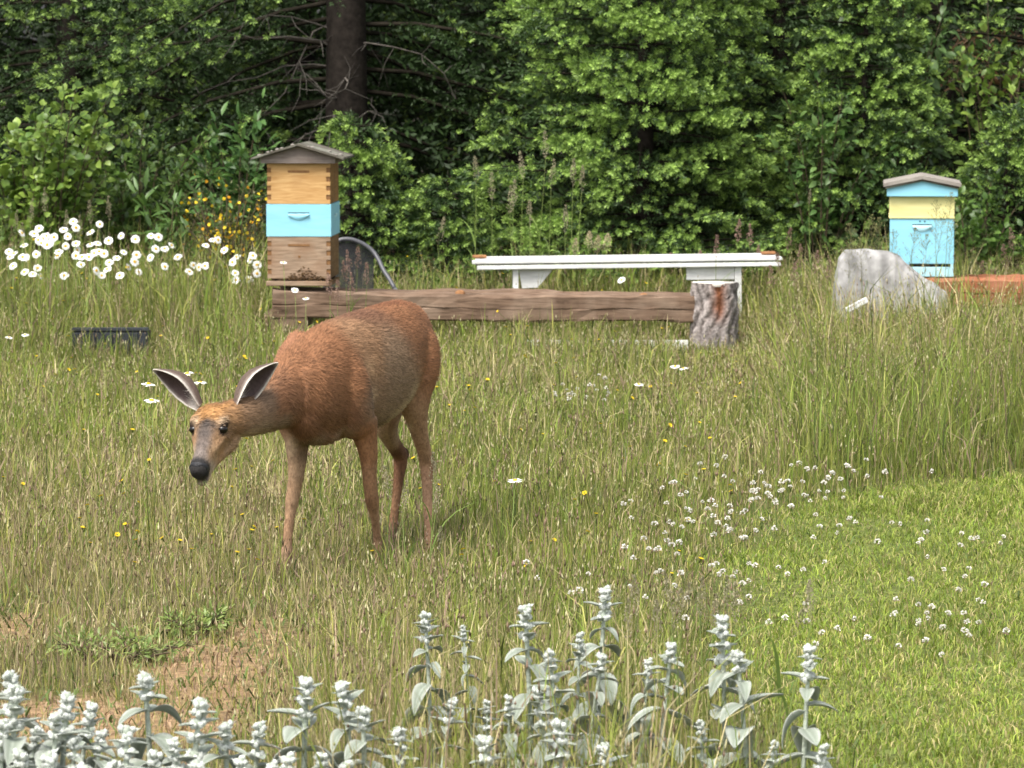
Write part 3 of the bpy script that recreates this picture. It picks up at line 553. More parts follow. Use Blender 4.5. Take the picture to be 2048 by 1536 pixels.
def block(name, label, cat, mat, c, sx, sy, sz, group=None, rz=0):
    bm = bmesh.new(); box_bm(bm, -sx/2, sx/2, -sy/2, sy/2, -.05, sz, .008); bmesh.ops.subdivide_edges(bm, edges=bm.edges, cuts=2); rng = random.Random(hash((round(c[0], 2), round(c[1], 2))) & 255)
    for v in bm.verts: v.co += Vector((rng.gauss(0, .003), rng.gauss(0, .003), rng.gauss(0, .002)))
    o = link(name, bm_mesh(name, bm, mat), None, (c[0], c[1], 0), (0, 0, rz)); return tag(o, label, cat, group)
block('support_block', 'dark wooden block holding up the timbers under the wooden hive', 'block', M_TIMBER, (P(575, 600, 23.3)[0], 23.32), .26, .62, BZ-.172)
block('support_block', 'reddish block under the timbers of the blue and yellow hive', 'block', M_RED, (P(1880, 600, 23.5)[0], 23.5), .22, .52, B2-.186)
block('support_block', 'reddish block holding the outer end of the red brown timbers', 'block', M_RED, (P(2215, 600, 23.4)[0], 23.4), .20, .55, B2-.20)

def stump():
    g = G(1428, 700); r0 = .128; root = empty('tree_stump', g); tag(root, 'upright log stump with rough grey bark and a flat pale top', 'stump'); Hs = .395
    rng = np.random.RandomState(4); n = 56; m = 34; V = []; C = []
    for j in range(m):
        z = -.06 + (Hs+.06)*j/(m-1)
        for i in range(n):
            a = 6.283*i/n; rid = abs(math.sin(a*6.5+2.1*math.sin(z*17)+1.5*vnoise(np.array(a*3), np.array(z*9), 3)))**.6; nz = float(vnoise(np.array(a*7.3), np.array(z*26), 8))
            scar = math.exp(-((a-4.9)/.30)**2)*float(smooth(.13, .26, z)); r = r0*(1+.10*math.exp(-z*9)) + .017*(rid-.5) + .018*(nz-.5) - .020*scar
            V.append((r*math.cos(a), r*math.sin(a), z)); pal = np.array([.085, .068, .060])*(1-rid) + np.array([.30, .265, .25])*rid
            c = pal*(.55+.9*nz); c = c*(1-scar) + np.array([.20, .075, .035])*scar; C.append(c)
    F = [(j*n+i, j*n+(i+1) % n, (j+1)*n+(i+1) % n, (j+1)*n+i) for j in range(m-1) for i in range(n)]
    s = Soup(); s.add(V, F, C); link('bark', s.mesh('bark', mat_attr('stump_bark', .95, .1, 0, noise=.4, nscale=60, bump=.8)), root)
    ang = np.arange(n)*6.283/n; Vt = [(0, 0, Hs+.006)] + [( (r0-.003+.006*rng.randn())*math.cos(a), (r0-.003)*math.sin(a), Hs+.002) for a in ang]; Vb = [((r0-.012)*math.cos(a), (r0-.012)*math.sin(a), Hs-.02) for a in ang]
    F = [(0, 1+i, 1+(i+1) % n) for i in range(n)] + [(1+(i+1) % n, 1+i, 1+n+i) for i in range(n)] + [(1+(i+1) % n, 1+n+i, 1+n+(i+1) % n) for i in range(n)]
    s = Soup(); s.add(Vt+Vb, F, [.62, .58, .52]); link('cut_top', s.mesh('cut_top', M_BARK), root)
stump()

def bench():
    D = 25.0; a = P(945, 529, D); b = P(1565, 521, D); L = np.linalg.norm(b-a); zt = (a[2]+b[2])/2+.02; root = empty('bench', ((a[0]+b[0])/2, D+.15, 0), math.radians(1.0)); tag(root, 'low white bench of peeling painted boards behind the stump', 'bench')
    root.rotation_euler = (0, -math.asin((b[2]-a[2])/L)*.9, math.radians(1.0))
    for k, (y0, y1, z0, z1, xa, xb) in enumerate(((-.180, -.055, -.016, .002, 0, 0), (-.048, .055, -.030, .009, .02, -.03), (.062, .165, -.028, .012, .035, -.02))): box('seat_board', M_WHITE, root, -L/2+xa, L/2+xb, y0, y1, zt+z0, zt+z1, .004)
    box('edge_strip', M_WHITE, root, -L/2+.03, L/2-.01, -.182, -.160, zt-.052, zt-.027, .003)
    for name, px0, px1, lx, lw in (('left', 1038, 1108, 1026, .035), ('right', 1374, 1470, 1471, .042)):
        xa = (px0-1024)*D/F0 - root.location.x; xb = (px1-1024)*D/F0 - root.location.x; xl = (lx-1024)*D/F0 - root.location.x
        lg = box('leg', M_WHITE, root, xl, xl+lw, -.150, -.105, -.03, zt-.053, .003); box('leg', M_WHITE, root, xl, xl+lw, .105, .150, -.03, zt-.031, .003)
        if name == 'left': prism('brace', M_WHITE, root, [(xa, zt-.0535), (xb, zt-.0535), (xb-.10, zt-.17), (xa+.02, zt-.175)], -.132, -.112)
        else: box('apron', M_WHITE, root, xa, xl-.002, -.140, -.115, zt-.135, zt-.0535, .003)
        box('cross_rail', M_WHITE, root, xl+.004, xl+lw-.004, -.103, .103, .10, .16, .003)
    for px, s in ((960, 1), (1542, -1)):
        x = (px-1024)*D/F0 - root.location.x; bm = bmesh.new(); box_bm(bm, x-.045, x+.045, -.05, .05, zt+.0135, zt+.030, .006); link('end_cleat', bm_mesh('end_cleat', bm, M_RUST), root)
bench()
def white_board(px0, px1, py, d, label, tilt):
    a = P(px0, py, d); b = P(px1, py+4, d); L = np.linalg.norm(b-a); n = 14; rng = random.Random(int(px0)); bm = bmesh.new()
    for (y0, y1) in ((0, 0.022),): box_bm(bm, 0, L, y0, y1, -a[2]-.02, .012, .003)
    o = link('fallen_board', bm_mesh('fallen_board', bm, M_WHITE), None, a, (math.radians(-8), 0, tilt)); tag(o, label, 'board')
white_board(1050, 1150, 684, 22.75, 'short white painted board on edge in the grass under the long timber', .02); white_board(1222, 1376, 684, 22.85, 'longer white painted board on edge in the grass beside the stump', -.02)

def chair():
    D = 24.6; m_t = mat_plain('dark_grey_metal', (.055, .055, .062), .45, .5, .15, 30); o0 = P(722, 560, D); root = empty('patio_chair', (o0[0], D, 0), math.radians(10)); tag(root, 'dark grey mesh patio chair with a curved arm beside the wooden hive', 'chair')
    ppm = F0/D
    def q(px, py, y): p = P(px, py, D); return ((px-722)/ppm, y, p[2])
    s = Soup(); sd = lambda a, r, c=(.06, .06, .066): s.add(*tube(a, r, 8), np.array(c))
    M_T = mat_attr('chair_frame_metal', .4, .5, 0)
    # back rest: bent hoop holding a woven sheet
    arc = [q(640, 585, .0)] + [q(722+88*math.cos(t), 570-92*math.sin(t)**.75 if math.sin(t) > 0 else 570, .02) for t in np.linspace(math.pi*.98, .02*math.pi, 15)]
    arc = [q(648, 585, .02), q(648, 520, .02), q(660, 492, .02), q(682, 478, .02), q(704, 478, .01), q(728, 488, .0), q(746, 502, -.02), q(756, 520, -.06), q(763, 540, -.10), q(773, 556, -.14), q(782, 575, -.18)]
    arc = np.array(arc); t = np.linspace(0, len(arc)-1, 40); arc = np.stack([np.interp(t, range(len(arc)), arc[:, k]) for k in range(3)], -1)
    for _ in range(2): arc[1:-1] = (arc[:-2]+arc[1:-1]*2+arc[2:])/4
    sd(arc, .014, (.085, .085, .095)); link('curved_frame', s.mesh('curved_frame', M_T, True), root)
    s = Soup(); nx, nz = 46, 40; P0 = q(655, 490, .03); x0, x1 = q(652, 500, 0)[0], q(748, 500, 0)[0]; zb = q(700, 612, 0)[2]
    ztop = lambda x: np.interp(x, [q(a, b, 0)[0] for a, b in ((650, 515), (662, 494), (684, 482), (704, 482), (727, 492), (745, 508), (750, 516))], [q(a, b, 0)[2] for a, b in ((650, 515), (662, 494), (684, 482), (704, 482), (727, 492), (745, 508), (750, 516))])
    for i in range(nx):
        x = x0+(x1-x0)*i/(nx-1); s.add(*tube([(x, .03, zb), (x, .035, (zb+ztop(x))/2), (x, .02, ztop(x))], .0026, 3, False), [.05, .05, .058])
    for j in range(nz):
        z = zb + (ztop(0)-zb)*j/(nz-1); xx = [x for x in np.linspace(x0, x1, 24) if ztop(x) > z]
        if len(xx) > 1: s.add(*tube([(x, .031 + .003*(k % 2), z) for k, x in enumerate(xx)], .0026, 3, False), [.07, .065, .072])
    link('woven_back', s.mesh('woven_back', M_T), root)
    seat = box('seat', m_t, root, x0-.02, x1+.10, -.42, .02, zb-.03, zb-.005, .008)
    for lx, ly in ((x0, -.40), (x1+.06, -.40), (x0, .02), (x1+.06, .02)):
        s = Soup(); s.add(*tube([(lx, ly, zb-.02), (lx, ly+.02, -.03)], .013, 8), [.05, .05, .055]); link('leg', s.mesh('leg', M_T, True), root)
    s = Soup(); s.add(*tube([tuple(arc[-1]), (arc[-1][0]+.01, -.30, arc[-1][2]-.03), (arc[-1][0], -.40, zb-.02)], .013, 8), [.17, .17, .185]); link('arm_rest', s.mesh('arm_rest', M_T, True), root)
chair()

def slab():
    D = 22.7; rng = np.random.RandomState(6); root = empty('weathered_slab', (P(1775, 600, D)[0], D, 0)); tag(root, 'big pale grey weathered slab leaning in the grass by the blue hive', 'slab')
    out = [(1668, 640), (1672, 560), (1680, 520), (1694, 503), (1735, 500), (1780, 503), (1800, 512), (1822, 535), (1848, 553), (1874, 570), (1896, 585), (1900, 640)]
    pts = np.array([P(a, b, D) for a, b in out]); pts[:, 0] -= root.location.x
    t = np.linspace(0, len(pts)-1, 60); X = np.interp(t, range(len(pts)), pts[:, 0]); Z = np.interp(t, range(len(pts)), pts[:, 2]); Z[0] = Z[-1] = -.05
    V = []; C = []; lay = [(-.115, .45), (-.12, .75), (-.115, .92), (-.095, .98), (-.04, 1.0), (.05, 1.0), (.11, .97), (.12, .9)]; cx, cz = 0, -.05
    V.append((cx, -.095, .12)); C.append((.38, .37, .36))
    for y, s in lay:
        for k in range(60):
            nz = fbm(np.array(X[k]*9+y*7), np.array(Z[k]*9), 13)-.5; V.append((cx+(X[k]-cx)*s+nz*.02, y+.25*max(0, Z[k])*.8+nz*.03, cz+(Z[k]-cz)*s+nz*.02)); st = float(vnoise(np.array(X[k]*34), np.array(3.0), 2)); C.append(np.array([.44, .43, .42])*(.50+.65*st))
    F = [[0, 1+(k+1) % 60, 1+k] for k in range(59)]; 
    for j in range(len(lay)-1):
        for k in range(59): a = 1+j*60+k; F += [[a, a+1, a+61], [a, a+61, a+60]]
    s = Soup(); s.add(V, F, C); link('slab_body', s.mesh('slab_body', mat_attr('bleached_grey', .9, .15, 0, noise=.28, nscale=18, bump=.5), True), root)
    bm = bmesh.new(); a = P(1690, 616, 22.0); b = P(1732, 594, 22.0); L = np.linalg.norm(b-a); box_bm(bm, 0, L, -.02, .02, -.03, .0, .004); o = link('white_batten', bm_mesh('white_batten', bm, M_WHITE), None, a, (0, -math.asin((b-a)[2]/L), 0)); tag(o, 'short white batten lying aslant below the pale grey slab', 'batten')
slab()
def dark_block():
    D = 22.3; a = P(146, 656, D); b = P(299, 648, D); m = mat_plain('black_rubber', (.030, .034, .040), .7, .3, .35, 60); L = b[0]-a[0]; root = empty('dark_block', (a[0], D, 0), .03); tag(root, 'low dark grey ribbed block half hidden in the grass', 'block')
    bm = bmesh.new(); box_bm(bm, 0, L, -.09, .09, -.02, a[2]-.012, .012); link('block_body', bm_mesh('block_body', bm, m), root)
    for k in range(9): box('rib', m, root, .015+k*(L-.05)/8, .035+k*(L-.05)/8, -.098, -.091, .0, a[2]-.022, .002)
    box('top_rail', m, root, .0, L, -.096, -.06, a[2]-.0115, a[2]+.008, .004)
    c = G(145, 722); o = block('pale_board', 'pale board lying flat in the grass before the dark block', 'board', M_WHITE, (c[0]+.17, c[1]), .34, .04, .05)
dark_block()

# ------------------------------------------------------------------ the deer
def crom(pts, n):
    """Catmull-Rom through rows of pts (any number of columns)"""
    pts = np.asarray(pts, float); p = np.vstack([2*pts[0]-pts[1], pts, 2*pts[-1]-pts[-2]]); out = []
    for i in range(1, len(p)-2):
        for t in np.linspace(0, 1, n, endpoint=False):
            a, b, c, d = p[i-1], p[i], p[i+1], p[i+2]; out.append(.5*((2*b)+(-a+c)*t+(2*a-5*b+4*c-d)*t*t+(-a+3*b-3*c+d)*t**3))
    out.append(p[-2]); return np.array(out)
def loft(rings, seg=28):
    """rings: list of (centre, side vector, up vector, squareness)"""
    V = []; n = len(rings)
    for c, a, b, e in rings:
        for k in range(seg):
            t = 2*math.pi*k/seg; ct, st = math.cos(t), math.sin(t); V.append(c + a*math.copysign(abs(ct)**e, ct) + b*math.copysign(abs(st)**e, st))
    F = [(i*seg+k, i*seg+(k+1) % seg, (i+1)*seg+(k+1) % seg, (i+1)*seg+k) for i in range(n-1) for k in range(seg)]
    V += [rings[0][0], rings[-1][0]]; c0, c1 = len(V)-2, len(V)-1
    T = [(c0, (k+1) % seg, k) for k in range(seg)] + [(c1, (n-1)*seg+k, (n-1)*seg+(k+1) % seg) for k in range(seg)]
    return np.array(V), F, T
def deer():
    TH = math.radians(23.5); hd = np.array([-math.sin(TH), -math.cos(TH), 0]); lf = np.array([math.cos(TH), -math.sin(TH), 0]); UP = np.array([0, 0, 1.0])
    root_loc = G(690, 1140); root = empty('deer', root_loc); tag(root, 'reddish brown doe walking through the grass with its head lowered', 'deer')
    parts = []
    # torso: px, py of centre, depth, half width, half height
    T = [(590, 785, 13.20, .045, .07), (602, 790, 13.27, .095, .125), (625, 778, 13.38, .122, .172), (655, 765, 13.50, .134, .198), (690, 753, 13.62, .143, .203), (722, 742, 13.73, .152, .205), (752, 728, 13.84, .152, .196), (778, 708, 13.95, .140, .178), (796, 694, 14.06, .128, .163), (810, 690, 14.17, .112, .150), (820, 695, 14.27, .085, .122), (826, 702, 14.34, .045, .07)]
    R = np.array([[*P(a, b, d), w, h] for a, b, d, w, h in T]); R = crom(R, 5)
    parts.append(loft([(r[:3], lf*r[3], UP*r[4], .92) for r in R], 40))
    def limb(pts, seg=18, n=6, flat=1.0):
        """pts: (px, py, depth, radius in px across the picture)"""
        Q = crom(np.array([[*P(a, b, d), r*d/F0] for a, b, d, r in pts]), n); t = unit(np.gradient(Q[:, :3], axis=0)); rings = []
        for i in range(len(Q)):
            s = unit(lf - t[i]*np.dot(lf, t[i])); u = np.cross(t[i], s); rings.append((Q[i, :3], s*Q[i, 3], u*Q[i, 3]*flat, 1.0))
        parts.append(loft(rings, seg)); return Q
    sk = []
    # neck
    NK = [(640, 752, 13.50, .10, .150), (608, 768, 13.36, .098, .140), (580, 786, 13.26, .085, .118), (552, 806, 13.17, .068, .090), (522, 824, 13.09, .056, .072), (490, 834, 13.02, .051, .064), (458, 836, 12.98, .050, .060), (440, 832, 12.97, .044, .050)]
    Q = crom(np.array([[*P(a, b, d), w, h] for a, b, d, w, h in NK]), 5); t = unit(np.gradient(Q[:, :3], axis=0)); rings = []
    for i in range(len(Q)):
        u = unit(UP - t[i]*np.dot(UP, t[i])); s = np.cross(t[i], u); rings.append((Q[i, :3], s*Q[i, 3], u*Q[i, 4], .96))
    parts.append(loft(rings, 32)); sk.append((Q[::-1, :3], 'neck'))
    sk.append((R[:, :3], 'torso'))
    # shoulder blades, haunches, breast
    limb([(655, 668, 13.50, 22), (672, 715, 13.47, 46), (682, 770, 13.45, 58), (700, 820, 13.46, 50), (722, 858, 13.49, 34)])
    limb([(604, 672, 13.52, 22), (592, 720, 13.48, 40), (584, 780, 13.43, 46), (588, 830, 13.41, 40), (594, 870, 13.41, 30)])
    limb([(600, 790, 13.24, 26), (606, 830, 13.26, 36), (625, 858, 13.33, 32), (660, 862, 13.42, 26)])
    limb([(806, 640, 14.05, 30), (818, 690, 14.02, 58), (826, 740, 13.98, 54), (830, 780, 13.96, 40)])
    limb([(790, 640, 14.15, 30), (786, 700, 14.16, 55), (782, 760, 14.14, 52), (778, 820, 14.1, 34)])
    # legs
    legs = [
     [(594, 850, 13.41, 31), (594, 885, 13.41, 24), (594, 920, 13.41, 19), (592, 955, 13.405, 15.5), (587, 985, 13.40, 13.5), (584, 1003, 13.395, 13.5), (581, 1025, 13.39, 10.8), (577, 1060, 13.375, 9.8), (574, 1092, 13.36, 10.3), (573, 1108, 13.35, 11.5), (570, 1126, 13.335, 9.5), (567, 1143, 13.32, 12.0), (565, 1156, 13.315, 13.0)],
     [(722, 842, 13.49, 34), (731, 875, 13.50, 24), (737, 910, 13.51, 18.5), (739, 950, 13.52, 14.5), (742, 985, 13.535, 13.8), (745, 1004, 13.55, 13.6), (748, 1026, 13.57, 9.8), (752, 1055, 13.60, 8.2), (755, 1080, 13.62, 9.0), (756, 1094, 13.615, 9.6), (755, 1112, 13.60, 8.5), (753, 1126, 13.59, 11), (752, 1138, 13.585, 12)],
     [(826, 760, 13.96, 46), (828, 800, 13.95, 33), (833, 835, 13.97, 23), (840, 870, 14.0, 16.5), (849, 905, 14.04, 14.0), (853, 930, 14.06, 13.8), (854, 955, 14.04, 11.5), (855, 1000, 13.99, 9.5), (857, 1045, 13.94, 9.0), (858, 1080, 13.905, 10.0), (857, 1096, 13.89, 11.0), (855, 1112, 13.86, 9.5), (851, 1126, 13.83, 11.5), (849, 1138, 13.815, 12.5)],
     [(775, 800, 14.10, 38), (772, 838, 14.08, 28), (777, 866, 14.12, 19.5), (788, 890, 14.18, 15), (799, 908, 14.23, 14.5), (801, 925, 14.24, 13.5), (798, 950, 14.235, 11), (794, 985, 14.22, 9.3), (790, 1020, 14.20, 8.8), (787, 1045, 14.185, 9.6), (785, 1058, 14.175, 10), (782, 1073, 14.15, 9), (779, 1084, 14.13, 11), (777, 1092, 14.12, 12)]]
    for l in legs:
        Q = limb(l, 18, 5, 1.18); sk.append((Q[:, :3], 'leg'))
    # hock points
    for a in ([(853, 905, 14.05, 8), (862, 925, 14.09, 8), (859, 945, 14.07, 6)], [(800, 896, 14.24, 7), (811, 906, 14.275, 8), (806, 928, 14.26, 6)]): limb(a, 10, 4)
    # tail
    limb([(836, 660, 14.34, 12), (846, 690, 14.40, 14), (848, 730, 14.41, 10), (846, 750, 14.40, 4)], 12)
    # head
    poll = P(434, 818, 12.985); nose = P(396, 941, 12.80); ax = nose-poll; HL = np.linalg.norm(ax); ax /= HL
    lat = unit(np.array([.955, -.30, .02])); lat = unit(lat-ax*np.dot(lat, ax)); nr = np.cross(ax, lat); nr = nr if nr[1] < 0 else -nr
    hr = [(-.10, .030, .034, -.035), (-.02, .050, .050, -.025), (.10, .060, .062, -.020), (.24, .0640, .068, -.018), (.36, .0620, .067, -.018), (.46, .0540, .062, -.020), (.58, .0430, .053, -.020), (.70, .0350, .045, -.018), (.82, .0315, .039, -.012), (.92, .0325, .036, -.008), (1.0, .0300, .031, -.008), (1.06, .020, .020, -.010)]
    Hq = crom(np.array(hr), 4); parts.append(loft([(poll+ax*HL*a+nr*o, lat*w, nr*h, .93) for a, w, h, o in Hq], 32))
    hp = lambda a, l, n: poll + ax*HL*a + lat*l + nr*n
    def blob(pts, seg=16):
        Q = crom(np.array([[*p, r] for p, r in pts]), 4); t = unit(np.gradient(Q[:, :3], axis=0)); rings = []
        for i in range(len(Q)):
            s = unit(lat - t[i]*np.dot(lat, t[i])); rings.append((Q[i, :3], s*Q[i, 3], np.cross(t[i], s)*Q[i, 3], 1.0))
        parts.append(loft(rings, seg))
    for s in (-1, 1):
        blob([(hp(.08, s*.036, -.066), .030), (hp(.26, s*.034, -.078), .034), (hp(.48, s*.025, -.066), .026), (hp(.72, s*.014, -.050), .020), (hp(.92, s*.008, -.042), .016)])      # jaw
        blob([(hp(.20, s*.043, .026), .016), (hp(.30, s*.052, .028), .0165), (hp(.40, s*.050, .014), .013)])                                                                  # brow
        blob([(hp(.40, s*.050, -.005), .014), (hp(.52, s*.040, -.008), .013), (hp(.66, s*.030, -.006), .012)])                                                                 # cheek
        blob([(hp(.06, s*.045, -.006), .026), (hp(.00, s*.052, -.022), .024), (hp(-.04, s*.044, -.04), .02)])                                                                       # ear root
    blob([(hp(.80, 0, -.050), .018), (hp(.94, 0, -.052), .020), (hp(1.03, 0, -.048), .016), (hp(1.06, 0, -.045), .010)])                                                           # chin
    sk.append((np.array([hp(a, 0, -.02) for a in np.linspace(1.0, 0, 8)]), 'head'))
    # one mesh
    V = []; Fq = []; n0 = 0
    bmv = bmesh.new()
    for v, f, t in parts:
        vs = [bmv.verts.new(p) for p in v]
        for q in f: bmv.faces.new([vs[i] for i in q])
        for q in t: bmv.faces.new([vs[i] for i in q])
    bmesh.ops.recalc_face_normals(bmv, faces=bmv.faces); raw = bpy.data.meshes.new('raw'); bmv.to_mesh(raw); bmv.free()
    tmp = bpy.data.objects.new('tmp_body', raw); COL.objects.link(tmp)
    m = tmp.modifiers.new('r', 'REMESH'); m.mode = 'VOXEL'; m.voxel_size = .0064; m.adaptivity = 0
    m = tmp.modifiers.new('s', 'SMOOTH'); m.factor = .5; m.iterations = 5
    dg = bpy.context.evaluated_depsgraph_get(); me = bpy.data.meshes.new_from_object(tmp.evaluated_get(dg)); bpy.data.objects.remove(tmp)
    nv = len(me.vertices); co = np.empty(nv*3, np.float32); me.vertices.foreach_get('co', co); co = co.reshape(-1, 3).astype(float)
    no = np.empty(nv*3, np.float32); me.vertices.foreach_get('normal', no); no = no.reshape(-1, 3).astype(float)
    # coat colours: anchors spread over the body
    RED = (.270, .128, .063); RED2 = (.215, .105, .055); TAN = (.31, .180, .100); GREY = (.19, .125, .082); PALE = (.48, .35, .23); DRK = (.10, .055, .034); LEGC = (.36, .215, .125); FORE = (.40, .215, .085); MUZ = (.105, .085, .075); GT = (.27, .18, .115)
    A = []
    def an(px, py, d, c, s=.05): A.append((P(px, py, d), c, s))
    for px, py, d, c, s in [(620, 655, 13.4, RED, .08), (700, 620, 13.7, (.17, .085, .05), .07), (770, 600, 13.95, (.20, .085, .042), .08), (800, 640, 13.9, RED, .08), (845, 680, 14.0, RED, .08), (850, 740, 14.0, RED, .07), (720, 660, 13.5, TAN, .06), (660, 720, 13.35, RED, .08), (620, 760, 13.25, RED, .08), (690, 760, 13.35, RED, .07), (690, 830, 13.35, RED2, .05), (640, 820, 13.3, RED2, .06), (730, 700, 13.55, TAN, .06), (770, 720, 13.65, GT, .06), (785, 780, 13.7, GT, .06), (815, 795, 13.8, PALE, .03), (790, 835, 13.75, PALE, .05), (760, 845, 13.65, GT, .04), (720, 800, 13.45, GREY, .05), (680, 875, 13.4, (.30, .19, .12), .035), (630, 885, 13.3, GT, .03), (600, 840, 13.25, RED2, .05),
        (735, 730, 13.5, (.42, .26, .15), .03), (745, 790, 13.5, (.40, .27, .17), .022), (575, 690, 13.5, (.33, .16, .09), .05), (590, 790, 13.2, RED2, .05), (560, 800, 13.12, RED2, .05), (530, 800, 13.05, GREY, .045), (500, 815, 13.0, (.24, .15, .09), .035), (560, 850, 13.12, GT, .035), (520, 860, 13.05, (.33, .235, .15), .03), (490, 870, 13.0, PALE, .025),
        (835, 850, 13.95, (.37, .22, .13), .05), (820, 850, 13.95, PALE, .03), (850, 905, 14.0, LEGC, .04), (862, 930, 14.1, RED2, .03), (855, 1000, 13.95, (.38, .23, .135), .05), (857, 1070, 13.9, (.33, .195, .115), .04), (851, 1130, 13.8, (.22, .13, .08), .04),
        (775, 870, 14.1, (.40, .27, .17), .04), (805, 885, 14.2, (.14, .065, .035), .03), (815, 908, 14.27, (.09, .04, .022), .025), (800, 940, 14.2, (.20, .10, .055), .04), (790, 1010, 14.15, (.24, .13, .07), .05), (783, 1070, 14.1, GREY, .04),
        (735, 870, 13.45, RED, .035), (740, 910, 13.45, (.30, .15, .075), .04), (742, 960, 13.5, (.30, .165, .09), .04), (746, 1005, 13.5, (.28, .155, .085), .03), (752, 1050, 13.55, LEGC, .04), (754, 1110, 13.55, (.25, .15, .09), .04),
        (585, 900, 13.35, PALE, .025), (605, 900, 13.38, (.22, .14, .09), .03), (595, 940, 13.35, (.38, .25, .155), .03), (586, 1000, 13.35, (.42, .265, .16), .04), (578, 1060, 13.33, (.40, .24, .14), .04), (573, 1110, 13.3, (.42, .27, .17), .035), (566, 1150, 13.28, (.12, .08, .06), .025)]: an(px, py, d, c, s)
    for a, l, n, c, s in [(-.02, 0, .03, (.20, .11, .06), .03), (.12, 0, .05, FORE, .032), (.06, .03, .045, FORE, .025), (.06, -.03, .045, FORE, .025), (.18, .055, .02, (.36, .205, .10), .024), (.18, -.055, .02, (.36, .205, .10), .024), (.25, .02, .055, FORE, .025), (.25, -.02, .055, FORE, .025), (.33, .045, .045, PALE, .014), (.33, -.045, .045, PALE, .014), (.40, 0, .05, MUZ, .022), (.52, 0, .04, MUZ, .024), (.66, 0, .03, (.15, .12, .105), .022), (.80, 0, .03, (.20, .165, .145), .02), (.52, .044, .0, (.33, .20, .11), .024), (.52, -.044, .0, (.33, .20, .11), .024), (.70, .036, -.01, (.36, .23, .13), .022), (.70, -.036, -.01, (.40, .30, .20), .022), (.30, .062, -.02, (.29, .17, .09), .03), (.30, -.062, -.02, (.29, .17, .09), .03), (.45, .04, -.07, (.36, .23, .135), .03), (.1, .055, -.05, (.23, .13, .07), .03), (.15, 0, -.1, PALE, .03), (.85, .03, -.03, (.44, .34, .25), .016), (.85, -.03, -.03, (.44, .34, .25), .016), (.95, 0, -.07, (.42, .34, .27), .022), (1.0, .02, -.04, (.10, .08, .075), .010), (1.0, -.02, -.04, (.10, .08, .075), .010), (.60, .055, -.035, (.38, .22, .11), .022)]: A.append((hp(a, l, n), c, s))
    num = np.zeros((nv, 3)); den = np.zeros((nv, 1))
    for p, c, s in A:
        wgt = (1/(np.sum((co-p)**2, 1)/(s*s) + .12)**2.2)[:, None]; num += wgt*np.array(c); den += wgt
    colr = num/den
    # paler under side of belly, inner legs
    nz2 = .88+.24*np.array([fbm(co[:, 0]*30+co[:, 1]*11, co[:, 2]*46, 5)]).T; colr = colr*nz2
    # nose and eye surrounds
    def paint(p, r, c, f=.35):
        nonlocal colr
        q = np.linalg.norm(co-p, axis=1)[:, None]/r; k = 1-smooth(1-f, 1+f, q); colr = colr*(1-k)+np.array(c)*k
    for s in (-1, 1): paint(hp(.385, s*.060, .022), .023, (.030, .020, .015)); paint(hp(.45, s*.052, .016), .010, (.06, .04, .03))
    paint(hp(.98, 0, .0), .040, (.03, .028, .028), .2)
    a = me.color_attributes.new('Col', 'FLOAT_COLOR', 'POINT'); c4 = np.ones((nv, 4), np.float32); c4[:, :3] = colr; a.data.foreach_set('color', c4.ravel())
    me.polygons.foreach_set('use_smooth', np.ones(len(me.polygons), bool)); me.materials.clear(); me.materials.append(mat_attr('deer_coat', .8, .15, 0, noise=.22, nscale=90, bump=.25))
    me.name = 'body'; body = link('body', me, root); body.location = -Vector(root_loc)
    # fur: short hairs lying back along the body
    rng = np.random.RandomState(3); nf = 120000; ii = rng.randint(0, nv, nf); p = co[ii] + rng.randn(nf, 3)*.0025; nn = no[ii]
    best = np.full(nf, 1e9); flow = np.zeros((nf, 3)); kind = np.zeros(nf)
    for Qs, kd in sk:
        dv = unit(np.gradient(Qs, axis=0))
        if kd == 'torso': dv = unit(dv + np.array([0, 0, -.35]))
        for q, t in zip(Qs[::2], dv[::2]):
            dd = np.linalg.norm(p-q, axis=1)*(1.0 if kd in ('leg', 'head') else .62 if kd == 'neck' else .45); k = dd < best; best[k] = dd[k]; flow[k] = t; kind[k] = {'torso': 0, 'neck': 0, 'leg': 1, 'head': 2}[kd]
    flow = unit(flow + rng.randn(nf, 3)*.16); flow = unit(flow - nn*np.sum(flow*nn, 1, keepdims=True)); fl = np.where(kind == 0, .017, np.where(kind == 1, .009, .007))*(.6+.8*rng.rand(nf)); lift = np.where(kind == 0, .22, .16)
    side = np.cross(flow, nn); wv = np.where(kind == 0, .0013, .0010)[:, None]; pb = p - nn*.0015; tip = pb + (flow + nn*lift[:, None])*fl[:, None]; cl_ = fbm(p[:, 0]*55+p[:, 1]*20, p[:, 2]*90, 15)[:, None]; fc = colr[ii]*(.62+.70*rng.rand(nf, 1)**1.2)*(.72+.56*cl_); 
    em = [hp(.385, s*.060, .022) for s in (-1, 1)]; keep = np.all([np.linalg.norm(p-e, axis=1) > .021 for e in em], 0) & (np.linalg.norm(p-hp(1.0, 0, .0), axis=1) > .034)
    Vv = np.stack([pb-side*wv, pb+side*wv, tip], 1)[keep].reshape(-1, 3); Cc = np.stack([fc*.9, fc*.9, fc*1.1], 1)[keep].reshape(-1, 3); Ff = np.arange(len(Vv)).reshape(-1, 3)
    fo = link('fur', np_mesh('fur', Vv, Ff, mat_attr('deer_hair', .65, .2, .1), Cc), root); fo.location = -Vector(root_loc); fo['kind'] = 'stuff'
    # eyes
    m_eye, N_, L_, b_ = new_mat('dark_wet_eye'); b_.inputs['Base Color'].default_value = (.008, .006, .005, 1); b_.inputs['Roughness'].default_value = .22; b_.inputs['Specular IOR Level'].default_value = .35
